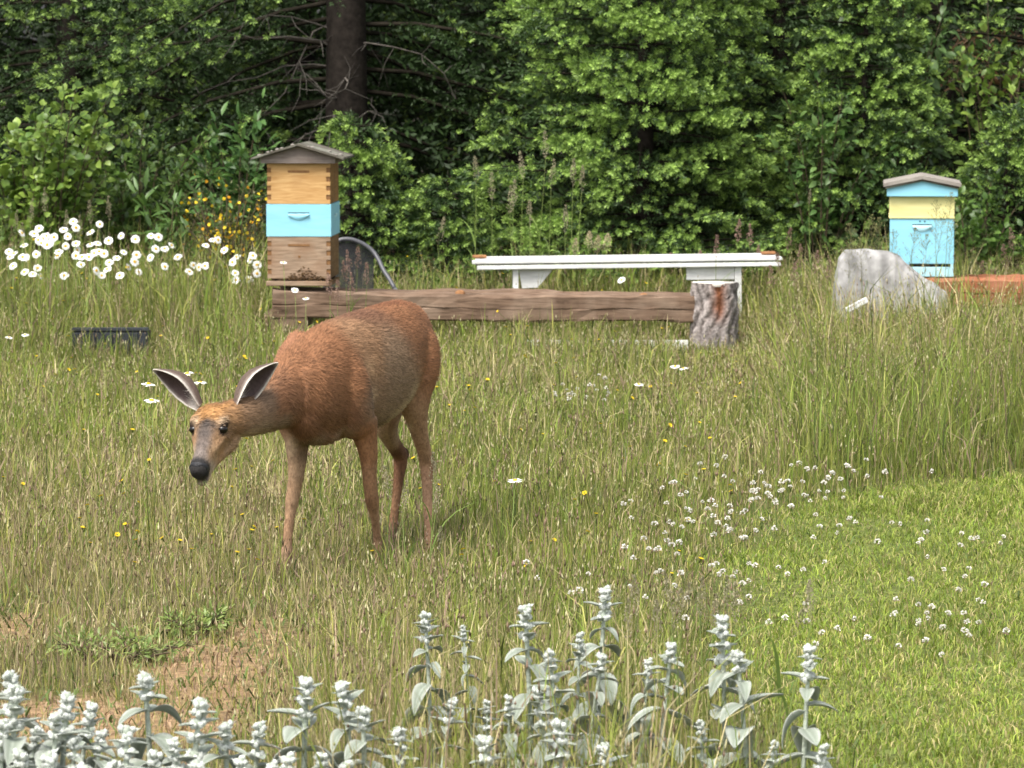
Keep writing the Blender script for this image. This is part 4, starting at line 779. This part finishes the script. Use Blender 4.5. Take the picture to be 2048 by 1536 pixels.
    for s in (-1, 1):
        bm = bmesh.new(); bmesh.ops.create_uvsphere(bm, u_segments=20, v_segments=14, radius=.0175); bmesh.ops.scale(bm, vec=(1, 1, .82), verts=bm.verts); e = hp(.385, s*.0485, .0155); o = link('eye', bm_mesh('eye', bm, m_eye, True), root, Vector(e)-Vector(root_loc))
    # nose pad with nostrils
    s_ = Soup(); n1, n2 = 22, 14; V = []; C = []
    for i in range(n2+1):
        th = math.pi*i/n2
        for j in range(n1):
            ph = 2*math.pi*j/n1; dv = np.array([math.sin(th)*math.cos(ph), math.sin(th)*math.sin(ph), math.cos(th)]); l, nn_, aa = dv
            dk = sum(math.exp(-(math.acos(max(-1, min(1, float(np.dot(dv, unit(np.array([sx*.62, .42, .66]))))))) / .36)**2) for sx in (-1, 1)); gr = math.exp(-(l/.10)**2)*(aa > .1); r = 1 - .30*dk - .10*gr
            V.append(hp(.962, l*.0325*r, -.001+nn_*.028*r) + ax*aa*.0215*r); C.append(np.array([.016, .016, .019])*(1-.85*min(1, dk)))
    F = [(i*n1+j, i*n1+(j+1) % n1, (i+1)*n1+(j+1) % n1, (i+1)*n1+j) for i in range(n2) for j in range(n1)]
    s_.add(np.array(V)-np.array(root_loc), F, C); link('nose', s_.mesh('nose', mat_attr('wet_black_nose', .42, .3, 0, noise=.3, nscale=400, bump=.3), True), root)
    # ears: cupped sheets with thickness
    for (bx, by, bd, tx, ty, td, sg) in ((398, 814, 13.005, 305, 740, 13.02, -1), (474, 814, 12.975, 557, 726, 13.02, 1)):
        b0 = P(bx, by, bd); t0 = P(tx, ty, td); ea = unit(t0-b0); EL = np.linalg.norm(t0-b0); dn = unit(np.array([sg*.62, 0, -.78])); dn = unit(dn-ea*np.dot(dn, ea)); cv = unit(np.cross(ea, dn)); cv = cv if cv[1] < 0 else -cv
        op = unit(dn*.74 + cv*.67); bvv = unit(np.cross(ea, op)); bvv = bvv if bvv[1] < 0 else -bvv
        nu, nvv = 22, 19; us = np.linspace(0, 1, nu); prof = np.interp(us, [0, .06, .2, .4, .58, .75, .88, .96, 1], [.016, .022, .035, .045, .043, .031, .018, .008, .0015]); Vo = []; Vi = []; Co = []; Ci = []
        for i, u in enumerate(us):
            half = math.radians(np.interp(u, [0, .3, .8, 1], [118, 106, 92, 80])); r = prof[i]
            for j in range(nvv):
                w_ = -1+2*j/(nvv-1); f = half*w_; rad = (-math.cos(f)*op + math.sin(f)*bvv); bend = op*(-.012*math.sin(math.pi*u)); c = b0 + ea*EL*u + bend; th = .0030*(1-.6*abs(w_)**3)
                Vo.append(c + rad*(r+th)); Vi.append(c + rad*max(.0004, r-th)); rim = smooth(.86, .97, abs(w_)) if True else 0; rim = max(float(rim), float(smooth(.93, 1, u)))
                tuft = float((1-smooth(.20, .42, u+.10*abs(w_-.4)))); outc = np.array([.135, .098, .080])*(1-.25*u); inc = np.array([.120, .088, .085])*(.75+.5*float(vnoise(np.array(w_*4), np.array(u*3), 9)))
                wht = np.array([.78, .72, .65]); Co.append(outc*(1-rim*.9)+wht*rim*.9); wi = max(rim, tuft*(1.0 if w_ > -.4 else .5)); Ci.append(inc*(1-wi)+wht*wi)
        n = nu*nvv; F = []
        for i in range(nu-1):
            for j in range(nvv-1): a_ = i*nvv+j; F += [(a_, a_+1, a_+nvv+1, a_+nvv), (n+a_, n+a_+nvv, n+a_+nvv+1, n+a_+1)]
            for j in (0, nvv-1): a_ = i*nvv+j; F.append((a_, a_+nvv, n+a_+nvv, n+a_))
        s_ = Soup(); s_.add(np.array(Vo+Vi)-np.array(root_loc), F, Co+Ci); ear = link('ear', s_.mesh('ear', mat_attr('ear_coat', .85, .1, .08, noise=.15, nscale=120, bump=.2), True), root)
        # hairs inside the ear base and along the rim
        hsu = Soup(); Vi_ = np.array(Vi)-np.array(root_loc); hv = []
        for k in range(260):
            i = int(rng.rand()**1.8*8); j = rng.randint(4, nvv); q = Vi_[i*nvv+j]; e = q + (ea*.9+op*.25+rng.randn(3)*.18)*rng.uniform(.008, .018); sd_ = unit(rng.randn(3))*.0008; hv += [q-sd_, q+sd_, e]
        for k in range(260):
            i = rng.randint(2, nu-1); j = 0 if k % 2 else nvv-1; q = Vi_[i*nvv+j]; e = q + (ea*.95+op*.1+rng.randn(3)*.15)*rng.uniform(.004, .008); sd_ = unit(rng.randn(3))*.0007; hv += [q-sd_, q+sd_, e]
        hsu.add(np.array(hv), np.arange(len(hv)).reshape(-1, 3), [.62, .56, .50]); hh = link('ear_hair', hsu.mesh('ear_hair', M_WOOL), ear)
    # blades of grass in the mouth
    gs = Soup(); mth = hp(1.02, .002, -.040)
    for k in range(9):
        a_ = rng.uniform(-1, 1); e = mth + lat*a_*.05 + np.array([rng.randn()*.01, -.01, -rng.uniform(.015, .05)]); gs.add(*tube([mth-ax*.01, (mth+e)/2+np.array([0, -.008, .006]), e], [.0012, .0012, .0004], 3, False), np.array([.30, .33, .13])*rng.uniform(.6, 1.3))
    o = link('grass_mouthful', gs.mesh('grass_mouthful', M_GRASS)); tag(o, 'few blades of grass held in the mouth of the deer', 'grass')
deer()

# ------------------------------------------------------------------ lamb's ear plants in the foreground
def leaf_mesh(kind):
    """woolly oval leaf, base at origin, along +x, drooping and folded along its rib"""
    droop, fold, asp = kind; nu, nw = 11, 9; Vt, Vb, C = [], [], []
    for i in range(nu):
        u = i/(nu-1); x = u*(1-.18*abs(droop)*u); z = -droop*u*u*.62 + .16*u; wd = asp*.5*(math.sin(math.pi*min(1, u**.72*.94+.05))**.75)
        if i == 0: wd = .035
        if i == nu-1: wd = .012
        for j in range(nw):
            v = -1+2*j/(nw-1); rip = .012*math.sin(u*23)*(1-abs(v))*abs(v)*2; zz = z + fold*abs(v)**1.4*wd + rip; th = .014*(1-abs(v)**3)+.006
            Vt.append((x, v*wd, zz+th)); Vb.append((x, v*wd, zz-th)); e = abs(v)**2.2; rib = math.exp(-(v/.10)**2); C.append(np.array([.31, .36, .285])*(1-e)+np.array([.66, .69, .62])*e + .13*rib*(1-e))  # pale edge, greener middle; the middle is also darkened to stand for shading
    n = nu*nw; F = []
    for i in range(nu-1):
        for j in range(nw-1): a = i*nw+j; F += [(a, a+nw, a+nw+1, a+1), (n+a, n+a+1, n+a+nw+1, n+a+nw)]
        for j in (0, nw-1): a = i*nw+j; F.append((a, a+nw, n+a+nw, n+a))
    s = Soup(); s.add(Vt+Vb, F, C+[c*.92+.04 for c in C]); return s.mesh('leaf', M_WOOL, True)
LEAVES = [leaf_mesh(k) for k in ((.55, .35, .50), (.95, .5, .46), (.12, .40, .42), (1.3, .3, .52))]
def whorl_mesh(seed, r, h, nb, open_=0.0):
    rng = np.random.RandomState(seed); s = Soup(); bm = bmesh.new(); bmesh.ops.create_icosphere(bm, subdivisions=2, radius=1); bv_ = np.array([v.co[:] for v in bm.verts]); bf_ = np.array([[v.index for v in f.verts] for f in bm.faces]); bm.free()
    for k in range(nb):
        a = 6.283*k/nb + rng.randn()*.15; rr_ = r*(.62+.2*rng.rand()); c = np.array([math.cos(a)*rr_, math.sin(a)*rr_, rng.randn()*h*.22]); sc = np.array([.40, .40, .50])*r*(.8+.4*rng.rand()); V = bv_*(1+.12*rng.randn(len(bv_), 1))*sc + c; s.add(V, bf_, np.array([.62, .65, .60])*(.85+.3*rng.rand()))
        e = c + np.array([math.cos(a), math.sin(a), .35])*r*.55
        for q in range(4): t_ = e + rng.randn(3)*r*.14; s.add([c+rng.randn(3)*r*.12, c+rng.randn(3)*r*.12, t_+np.array([math.cos(a), math.sin(a), .2])*r*.2], [[0, 1, 2]], [.62, .65, .60])
    s.add(bv_*np.array([.6, .6, .75])*r, bf_, [.40, .45, .37])
    for k in range(150):
        d_ = unit(rng.randn(3)); q = d_*np.array([r*1.0, r*1.0, h*.55]); sd_ = unit(rng.randn(3))*.0006; s.add([q*.85-sd_, q*.85+sd_, q*1.12+rng.randn(3)*r*.06], [[0, 1, 2]], [.66, .69, .64])
    return s.mesh('flower_whorl', M_WOOL, True)
WHORL = [whorl_mesh(k, .0145, .017, 8) for k in range(4)]; TIP = [whorl_mesh(20+k, .0115, .017, 7) for k in range(3)]
def lambs_ear(px, py, d, size, seed, label, group, leafy=1.0, cut=False):
    rng = random.Random(seed); tip = P(px, py, d); H = float(tip[2]); lx, ly = rng.gauss(0, .025), rng.gauss(0, .02); base = np.array([tip[0]-lx, d-ly, 0]); root = empty('lambs_ear', base); tag(root, label, 'plant', group)
    t = np.linspace(0, 1, 9); pts = np.column_stack([lx*t**1.6, ly*t**1.6, -.03+(H+.03)*t]); s = Soup(); s.add(*tube(pts, np.linspace(.0062, .0042, 9)*size, 8), [.50, .55, .46]); link('stem', s.mesh('stem', M_WOOL, True), root)
    at = lambda z: np.array([lx*(max(0, z)/H)**1.6, ly*(max(0, z)/H)**1.6, z])
    z = H - .010*size; size *= 1.12; nW = rng.choice((2, 3, 3, 4)); o = link('flower_tip', rng.choice(TIP), root, at(z), (rng.gauss(0, .1), rng.gauss(0, .1), rng.uniform(0, 6))); o.scale = (size,)*3; a0 = rng.uniform(0, 3.14); sp = .0135
    for k in range(nW):
        z -= sp*size; o = link('flower_whorl', rng.choice(WHORL), root, at(z), (rng.gauss(0, .08), rng.gauss(0, .08), rng.uniform(0, 6))); f = size*(.72+.11*k); o.scale = (f, f, f*.95)
        a0 += 1.57+rng.gauss(0, .2)
        for s2 in (0, math.pi): L = size*(.030+.011*k)*rng.uniform(.8, 1.25); o = link('leaf', LEAVES[2], root, at(z-.005), (0, rng.gauss(-.05, .18), a0+s2+rng.gauss(0, .15))); o.scale = (L, L*1.1, L)
        sp = .0165 + .006*k
    k = 0; z -= .026*size
    while z > .06:
        a0 += 1.57+rng.gauss(0, .25); L = size*leafy*min(.110, .058+.013*k)
        for s2 in (0, math.pi): 
            q = L*rng.uniform(.8, 1.2); o = link('leaf', rng.choice(LEAVES if k else LEAVES[:2]), root, at(z+rng.gauss(0, .004)), (rng.gauss(0, .12), rng.gauss(.05+.12*min(k, 3), .18), a0+s2+rng.gauss(0, .2))); o.scale = (q,)*3
        z -= size*(.036+.010*k)*rng.uniform(.8, 1.2); k += 1
GL = 'lambs ear plants in the bed beside the bare soil'; GM = 'lambs ear plants scattered among the taller grass'; GR = 'lambs ear plants bordering the lawn'
TL = 'silvery white woolly lambs ear spike in the dense clump beside the bare soil'; TM = 'pale woolly lambs ear spike half hidden in the taller grass'; TR = 'grey green lambs ear spike with broad drooping leaves at the lawn edge'
sd_ = 100
for px, py, d, sz in ((19, 1342, 8.7, 1.15), (34, 1369, 8.5, 1.2), (137, 1384, 8.6, 1.15), (186, 1405, 8.8, 1.0), (113, 1424, 8.5, 1.1), (289, 1345, 8.8, 1.15), (253, 1451, 8.5, 1.25), (403, 1395, 8.6, 1.2), (451, 1444, 8.6, 1.1), (520, 1444, 8.7, 1.0), (612, 1354, 8.8, 1.15), (682, 1361, 8.8, 1.1), (581, 1509, 8.4, 1.1), (393, 1519, 8.4, 1.1), (99, 1502, 8.4, 1.2), (694, 1523, 8.4, 1.1), (171, 1530, 8.35, 1.2), (726, 1412, 8.7, 1.05), (310, 1500, 8.4, 1.1), (40, 1500, 8.35, 1.2), (230, 1520, 8.3, 1.2), (345, 1478, 8.5, .9), (5, 1440, 8.45, 1.1), (75, 1455, 8.6, .95), (150, 1470, 8.5, 1.0), (480, 1515, 8.4, 1.0), (205, 1460, 8.6, .9), (545, 1525, 8.35, 1.0), (640, 1505, 8.4, .95)):
    sd_ += 1; lambs_ear(px, py, d, sz*1.06, sd_, TL, GL, 1.3)
for px, py, d, sz in ((797, 1453, 8.6, 1.05), (968, 1471, 8.5, 1.15), (1115, 1439, 8.6, 1.15), (1204, 1485, 8.6, 1.0), (850, 1224, 9.5, .95), (1050, 1210, 9.3, 1.1), (1098, 1299, 9.2, 1.0), (1212, 1174, 9.5, 1.05), (1160, 1265, 9.4, .75), (907, 1395, 9.1, .8), (1018, 1391, 9.1, .7), (973, 1400, 9.2, .65), (1072, 1376, 9.1, .85), (1206, 1307, 9.3, .9), (925, 1250, 9.7, .5)):
    sd_ += 1; lambs_ear(px, py, d, sz, sd_, TM, GM)
for px, py, d, sz in ((1344, 1285, 9.1, .95), (1298, 1318, 9.2, .75), (1444, 1230, 9.2, 1.05), (1473, 1300, 9.1, 1.05), (1620, 1290, 9.0, 1.05), (1649, 1489, 8.7, .8), (1400, 1440, 8.9, .7), (1550, 1480, 8.8, .7)):
    sd_ += 1; lambs_ear(px, py, d, sz, sd_, TR, GR, 1.15)

# ------------------------------------------------------------------ daisies, clover, yellow flowers, tall stalks
def daisy_meshes():
    out = []
    for seed in range(4):
        rng = np.random.RandomState(seed); s = Soup(); n = 17
        for k in range(n):
            a = 6.283*k/n + rng.randn()*.04; r0, r1 = .006, .0225*(.92+.16*rng.rand()); ca, sa = math.cos(a), math.sin(a); w_ = .0042; dz = rng.randn()*.0015
            pts = [(r0, -w_*.5, 0), (r0, w_*.5, 0), (r1*.7, w_, .001+dz), (r1, w_*.5, -.001+dz), (r1, -w_*.5, -.001+dz), (r1*.7, -w_, .001+dz)]
            s.add([(x*ca-y*sa, x*sa+y*ca, z) for x, y, z in pts], [[0, 1, 2], [0, 2, 5], [5, 2, 3], [5, 3, 4]], [.84, .84, .82])
        m = 10
        for r, z, r2, z2 in ((.0078, .001, .0062, .0038), (.0062, .0038, .0, .0052)):
            V = [(r*math.cos(6.283*k/m), r*math.sin(6.283*k/m), z) for k in range(m)] + [(r2*math.cos(6.283*k/m), r2*math.sin(6.283*k/m), z2) for k in range(m)]; s.add(V, [(k, (k+1) % m, m+(k+1) % m, m+k) for k in range(m)], [.68, .42, .02])
        out.append(s.mesh('flower_head', M_FLOWER))
    return out
DAISY = daisy_meshes()
STEM = Soup(); STEM.add(*tube([(0, 0, 0), (.012, .004, .5), (0, 0, 1)], [.0018, .0016, .0013], 5), [.20, .27, .07]); STEM = STEM.mesh('stem', M_GRASS, True)
def daisy(px, py, d, seed, label, group, tilt=(.35, .9), size=1.0):
    rng = random.Random(seed); p = P(px, py, d); root = empty('daisy', (p[0], d, 0)); tag(root, label, 'flower', group); o = link('stem', STEM, root, (0, 0, -.01), (0, 0, rng.uniform(0, 6))); o.scale = (1.0, 1.0, p[2]+.01)
    h = link('flower_head', rng.choice(DAISY), root, (0, 0, p[2])); h.rotation_euler = (rng.uniform(*tilt), rng.gauss(0, .3), rng.uniform(0, 6)) if False else (Matrix.Rotation(rng.gauss(0, .5), 3, 'Z') @ Matrix.Rotation(rng.uniform(*tilt), 3, 'X') @ Matrix.Rotation(rng.uniform(0, 6), 3, 'Z')).to_euler(); f = size*rng.uniform(.9, 1.12); h.scale = (f, f, f)
rd = random.Random(8)
BACK = [(160,315),(285,280),(250,320),(340,335),(465,290),(730,250),(175,405),(395,345),(300,390),(365,390),(65,450),(105,465),(165,490),(195,495),(265,470),(480,410),(430,450),(555,275),(535,230),(565,440),(555,480),(600,490),(650,490),(690,460),(725,450),(760,465),(795,370),(715,390),(660,310),(660,400),(885,335),(855,497),(905,455),(1000,475),(985,525),(800,530),(940,565),(1015,600),(1105,335),(1160,345),(990,360),(1255,405),(1205,430),(1140,430),(1505,405),(1555,365),(1595,365),(1730,490),(1700,527),(1850,480),(1830,510),(1880,547),(1415,550),(1455,565),(1500,555),(1205,560),(1100,495),(275,570),(240,615),(300,630),(470,625),(590,545),(705,590),(745,625),(785,580),(875,625),(1385,597),(1880,612),(1725,660),(1820,655),(555,390),(495,340),(180,600),(95,555),(75,490),(420,480),(1720,607),(320,350),(345,400),(280,365),(1300,490),(1640,440)]
for i, (cx, cy) in enumerate(BACK):
    daisy(cx*.2734, 380+cy*.2734, rd.uniform(23.2, 24.8), i, 'white daisy in the crowd before the round leaved and leafy bushes', 'daisies crowding the tall grass before the bushes', (.5, 1.35), 1.15)
for i, (px, py, d) in enumerate(((297, 768, 13.9), (374, 747, 14.0), (400, 765, 13.9), (303, 801, 13.7))): daisy(px, py, d, 300+i, 'white daisy standing around the ears of the deer', 'daisies around the ears of the deer', (.05, .25), 1.1)
daisy(1030, 961, 13.0, 310, 'single white daisy on a long stem standing alone beside the deer', 'daisy', (.0, .15), .95); bpy.context.view_layer.update()
for i, (px, py, d) in enumerate(((1350, 733, 19.6), (1367, 737, 19.5), (1278, 769, 18.6))): daisy(px, py, d, 320+i, 'white daisy in the meadow before the tree stump', 'daisies before the tree stump', (.1, .4), 1.1)
for i, (px, py, d) in enumerate(((567, 525, 22.7), (590, 580, 22.6), (612, 597, 22.5))): daisy(px, py, d, 330+i, 'white daisy standing in front of the wooden boxes of the hive', 'daisies before the wooden hive', (.3, .8), .95)
for i, (px, py, d) in enumerate(((18, 675, 21), (50, 670, 21.2))): daisy(px, py, d, 340+i, 'white daisy in the grass beside the dark block', 'daisies beside the dark block', (.1, .4), 1.0)
daisy(1243, 560, 24.4, 350, 'white daisy blooming under the white bench', 'daisy', (.5, .9), 1.1)
for o in COL.objects:
    if o.get('category') == 'flower' and o.get('group') == 'daisy': del o['group']

def puff(seed, r, c, squash=.85):
    rng = np.random.RandomState(seed); s = Soup()
    for k in range(26):
        d_ = unit(rng.randn(3)+np.array([0, 0, .35])); q = d_*r*.4; e = d_*r*np.array([1, 1, squash]); u = unit(np.cross(d_, rng.randn(3)))*r*.22; v = np.cross(d_, u); f = .75+.4*rng.rand(); cc = np.array(c)*min(1, f) if d_[2] > -.45 else np.array([.38, .28, .20])*f
        s.add([q, (q+e)/2+u, e, (q+e)/2-u, (q+e)/2+v, (q+e)/2-v], [[0, 1, 2], [0, 2, 3], [0, 4, 2], [0, 2, 5]], cc)
    return s
def with_stem(s, h, c=(.14, .20, .05)):
    s.add(*tube([(0, 0, -h), (.004, 0, -h*.5), (0, 0, 0)], [.0013, .0012, .001], 4, False), c); return s
CLOV = [with_stem(puff(k, .0125, (.95, .92, .85)), .09).mesh('clover_flower', M_FLOWER) for k in range(4)]
rc = np.random.RandomState(12); cl = []
for cx, cy, sx, sy, n in ((1560, 985, 95, 32, 46), (1680, 960, 60, 28, 12), (1420, 1010, 60, 35, 16), (1185, 785, 42, 14, 20), (1400, 1070, 70, 40, 22), (1750, 1080, 150, 30, 18), (1700, 1230, 140, 35, 22), (1900, 1250, 90, 35, 12), (1330, 1130, 110, 30, 14), (1550, 1160, 90, 30, 10), (1950, 1120, 60, 40, 6), (1120, 1160, 80, 30, 6), (1950, 1200, 80, 60, 6)):
    for k in range(n): cl.append((cx+rc.randn()*sx, cy+rc.randn()*sy))
for i, (px, py) in enumerate(cl):
    z = rc.uniform(.055, .085) if np.interp(py, LAWN_Y, LAWN_X) < px else rc.uniform(.09, .14); p = G(px, py, z); o = link('clover_flower', CLOV[i % 4], None, p, (rc.randn()*.15, rc.randn()*.15, rc.rand()*6)); f = rc.uniform(.75, 1.2); o.scale = (f, f, f); tag(o, 'small round white clover head on the lawn side of the meadow', 'clover', 'white clover heads')
YEL = []
for k in range(3):
    s = Soup(); rng = np.random.RandomState(k+50)
    for j in range(14):
        a = 6.283*j/14; r = .0085*(.85+.3*rng.rand()); s.add([(0, 0, 0), (r*.75*math.cos(a-.2), r*.75*math.sin(a-.2), .003), (r*math.cos(a), r*math.sin(a), .0035), (r*.75*math.cos(a+.2), r*.75*math.sin(a+.2), .003)], [[0, 1, 2, 3]], np.array([.78, .55, .02])*(.8+.3*rng.rand()))
    s.add(*tube([(0, 0, -.009), (0, 0, .001)], [.0022, .004], 6), [.10, .12, .03]); YEL.append(with_stem(s, .17).mesh('yellow_flower', M_FLOWER))
for i in range(230):
    while True:
        px, py = rc.uniform(-40, 1500), rc.uniform(630, 1200)
        if rc.rand() < (.9 if py < 860 else .45) and px < np.interp(py, LAWN_Y, LAWN_X): break
    d = G(px, py)[1]; z = float(height_field(np.array([G(px, py)[0]]), np.array([d]))[0])*rc.uniform(1.15, 1.75); p = np.array([G(px, py)[0], d, max(.08, z)]); o = link('yellow_flower', YEL[i % 3], None, p, (rc.randn()*.35+.25, rc.randn()*.3, rc.rand()*6)); f = rc.uniform(.8, 1.35); o.scale = (f, f, f); tag(o, 'tiny yellow hawkweed flower in the meadow grass', 'flower', 'tiny yellow flowers in the meadow')

def panicle(seed, L, w_, n, c, airy=.0):
    """feathery seed head growing up from the origin"""
    rng = np.random.RandomState(seed); s = Soup(); s.add(*tube([(0, 0, 0), (0, 0, L)], [.0012, .0004], 3, False), np.array(c)*.7)
    for k in range(n):
        t = rng.rand()**.8; z = L*t; a = rng.rand()*6.283; r = w_*(1-t)**.6*(.35+.65*rng.rand())*(1 if t > .08 else .4); e = np.array([math.cos(a)*r, math.sin(a)*r, z+r*.9])
        if airy: s.add(*tube([(0, 0, z), tuple(e)], [.0006, .0004], 3, False), np.array(c)*.7)
        d_ = unit(np.array([math.cos(a)*.5, math.sin(a)*.5, 1])); sl = rng.uniform(.007, .013); u = unit(np.cross(d_, rng.randn(3)))*.0028; v = np.cross(d_, u)
        s.add([e, e+d_*sl*.5+u, e+d_*sl, e+d_*sl*.5-u, e+d_*sl*.5+v, e+d_*sl*.5-v], [[0, 1, 2, 3], [0, 4, 2, 5]], np.array(c)*(.7+.6*rng.rand()))
    return s.mesh('seed_head', M_GRASS)
PN_PALE = [panicle(k, .15, .022, 80, (.42, .38, .25)) for k in range(3)]; PN_PINK = [panicle(10+k, .13, .022, 80, (.38, .25, .20)) for k in range(3)]; PN_AIRY = [panicle(20+k, .24, .075, 60, (.30, .29, .13), 1) for k in range(3)]; PN_CREAM = [panicle(30+k, .12, .034, 130, (.60, .52, .34)) for k in range(2)]
def gblade(seed, L):
    rng = np.random.RandomState(seed); s = Soup(); a = rng.rand()*6.28; dv = np.array([math.cos(a), math.sin(a), 0]); sd2 = np.array([-dv[1], dv[0], 0]); V = []
    for i in range(6): t = i/5; c = dv*L*(.25*t+.45*t*t)+np.array([0, 0, L*(.95*t-.45*t*t)]); V += [c-sd2*.004*(1-t**2), c+sd2*.004*(1-t**2)]
    s.add(V, [(2*i, 2*i+1, 2*i+3, 2*i+2) for i in range(5)], [.20, .29, .07]); return s.mesh('blade', M_GRASS)
GB = [gblade(k, .30) for k in range(5)]
def stalk(px, py, d, heads, seed, label, group, lean=0.0, nb=2, size=1.0):
    """py: top of the seed head"""
    rng = random.Random(seed); p = P(px, py, d); hd_ = rng.choice(heads); hl = max(v.co.z for v in hd_.vertices)*size; root = empty('grass_stalk', (p[0]-lean, d, 0)); tag(root, label, 'grass', group); zt = p[2]-hl*.97
    s = Soup(); s.add(*tube([(0, 0, -.02), (lean*.25, 0, zt*.5), (lean*(zt/p[2]), 0, zt)], [.0026, .0022, .0014], 5, False), np.array([.22, .28, .08])*rng.uniform(.8, 1.3)); link('stem', s.mesh('stem', M_GRASS, True), root)
    o = link('seed_head', hd_, root, (lean*(zt/p[2]), 0, zt), (rng.gauss(0, .08), math.atan2(lean, p[2])*1.4+rng.gauss(0, .08), rng.uniform(0, 6))); o.scale = (size,)*3
    for k in range(nb): q = link('blade', rng.choice(GB), root, (lean*.2, 0, zt*rng.uniform(.05, .6)), (0, 0, rng.uniform(0, 6))); f = rng.uniform(.7, 1.25); q.scale = (f, f, f)
for i, (px, py, d, ln) in enumerate(((953, 312, 25.4, .01), (984, 345, 25.6, .0), (1018, 372, 25.3, -.03), (1048, 302, 25.4, .03), (1094, 262, 25.5, .06), (1103, 318, 25.2, .02), (1147, 318, 25.4, .02), (1166, 330, 25.3, .05), (1028, 360, 25.5, .02), (1060, 400, 25.3, 0), (1128, 410, 25.3, -.02), (870, 432, 25.2, -.06))): stalk(px, py, d, PN_PALE, i, 'tall grass stalk with a feathery pale head standing up behind the white bench', 'tall stalks behind the white bench', ln, 4, 1.15)
for i, (px, py, d, ln) in enumerate(((1178, 462, 25.4, 0), (1195, 470, 25.5, .02), (1216, 466, 25.4, .03), (1150, 476, 25.4, -.01))): stalk(px, py, d, PN_CREAM, 20+i, 'short grass stalk with a fluffy cream head above the white bench', 'fluffy cream stalks above the bench', ln, 1, 1.0)
for i, (px, py, d, ln) in enumerate(((1432, 470, 24.9, 0), (1476, 438, 25.3, .02), (1502, 448, 25.2, .03), (1577, 455, 24.6, .02), (1600, 488, 24.2, 0), (1632, 500, 24.0, .02), (1560, 505, 24.4, -.02), (1545, 530, 24.0, 0), (1655, 520, 23.8, 0), (1400, 500, 25.3, 0), (1340, 505, 25.3, 0), (1590, 525, 23.6, .02), (1520, 490, 25.3, 0), (2030, 455, 24.2, .03), (2010, 488, 24.0, -.02), (1965, 520, 24.0, 0), (1990, 540, 23.9, .01))): stalk(px, py, d, PN_PINK, 40+i, 'grass stalk with a pinkish brown head near the bench end and slab', 'pinkish stalks round the bench end and blue hive', ln, 2, 1.1)
for i, (px, py, d, ln) in enumerate(((1700, 448, 22.9, -.05), (1745, 430, 22.8, .02), (1762, 436, 22.9, .03), (1720, 470, 22.7, -.03), (1780, 460, 22.8, -.03), (1870, 400, 22.8, -.02), (1898, 385, 22.8, .03), (1880, 425, 22.7, .05), (1815, 455, 22.7, -.04), (1850, 470, 22.6, 0), (1900, 440, 22.7, .02), (1690, 480, 22.7, -.06))): stalk(px, py, d, PN_AIRY, 70+i, 'airy spreading seed head swaying in front of the blue and yellow hive', 'airy seed heads before the blue and yellow hive', ln, 1, 1.0)
stalk(1617, 378, 24.5, PN_PALE, 91, 'lone thin grass stalk rising between the bench and the blue hive', None, -.02, 1, .6)
for i, (px, py, d, ln) in enumerate(((90, 375, 25.0, .03), (60, 398, 24.9, 0), (182, 400, 24.9, .02), (222, 392, 24.8, .06), (135, 420, 24.9, .03), (30, 420, 24.8, 0), (42, 445, 24.7, -.02), (160, 430, 24.8, .04))): stalk(px, py, d, PN_PALE, 100+i, 'tall pale grass stalk rising above the crowd of daisies', 'tall stalks above the daisies', ln, 2, 1.0)
for i, (px, py, d, ln) in enumerate(((700, 500, 23.0, 0), (716, 492, 23.05, .02), (690, 520, 22.95, -.02), (735, 525, 23.0, .02), (660, 545, 22.9, 0), (675, 560, 22.85, 0), (705, 545, 22.9, .01))): stalk(px, py, d, PN_PINK, 120+i, 'pinkish grass stalk in front of the dark patio chair', 'pinkish stalks before the patio chair', ln, 2, 1.0)
for i, (px, py, d, ln) in enumerate(((783, 930, 13.25, .02), (800, 960, 13.2, -.02), (872, 905, 13.5, .02), (880, 960, 13.4, .04), (868, 1050, 13.2, -.03))): stalk(px, py, d, PN_PALE, 140+i, 'pale nodding grass stalk beside the hind legs of the deer', 'pale stalks beside the hind legs of the deer', ln, 1, .75)

for i, (px, py, d, ln) in enumerate(((1350, 1140, 10.2, .02), (1372, 1160, 10.1, .03), (1395, 1150, 10.2, -.02), (1460, 1150, 10.3, .02), (1474, 1165, 10.2, .01), (1340, 1175, 10.0, -.03), (1258, 1195, 9.9, .02), (1430, 1185, 10.1, .02), (1275, 1150, 10.2, .01), (1310, 1200, 9.9, -.02), (1640, 1160, 9.6, .09), (1600, 1190, 9.7, .06))): stalk(px, py, d, PN_PALE, 160+i, 'straw coloured grass stalk among the lambs ear next to the lawn', 'straw stalks among the lambs ear', ln, 1, .7)
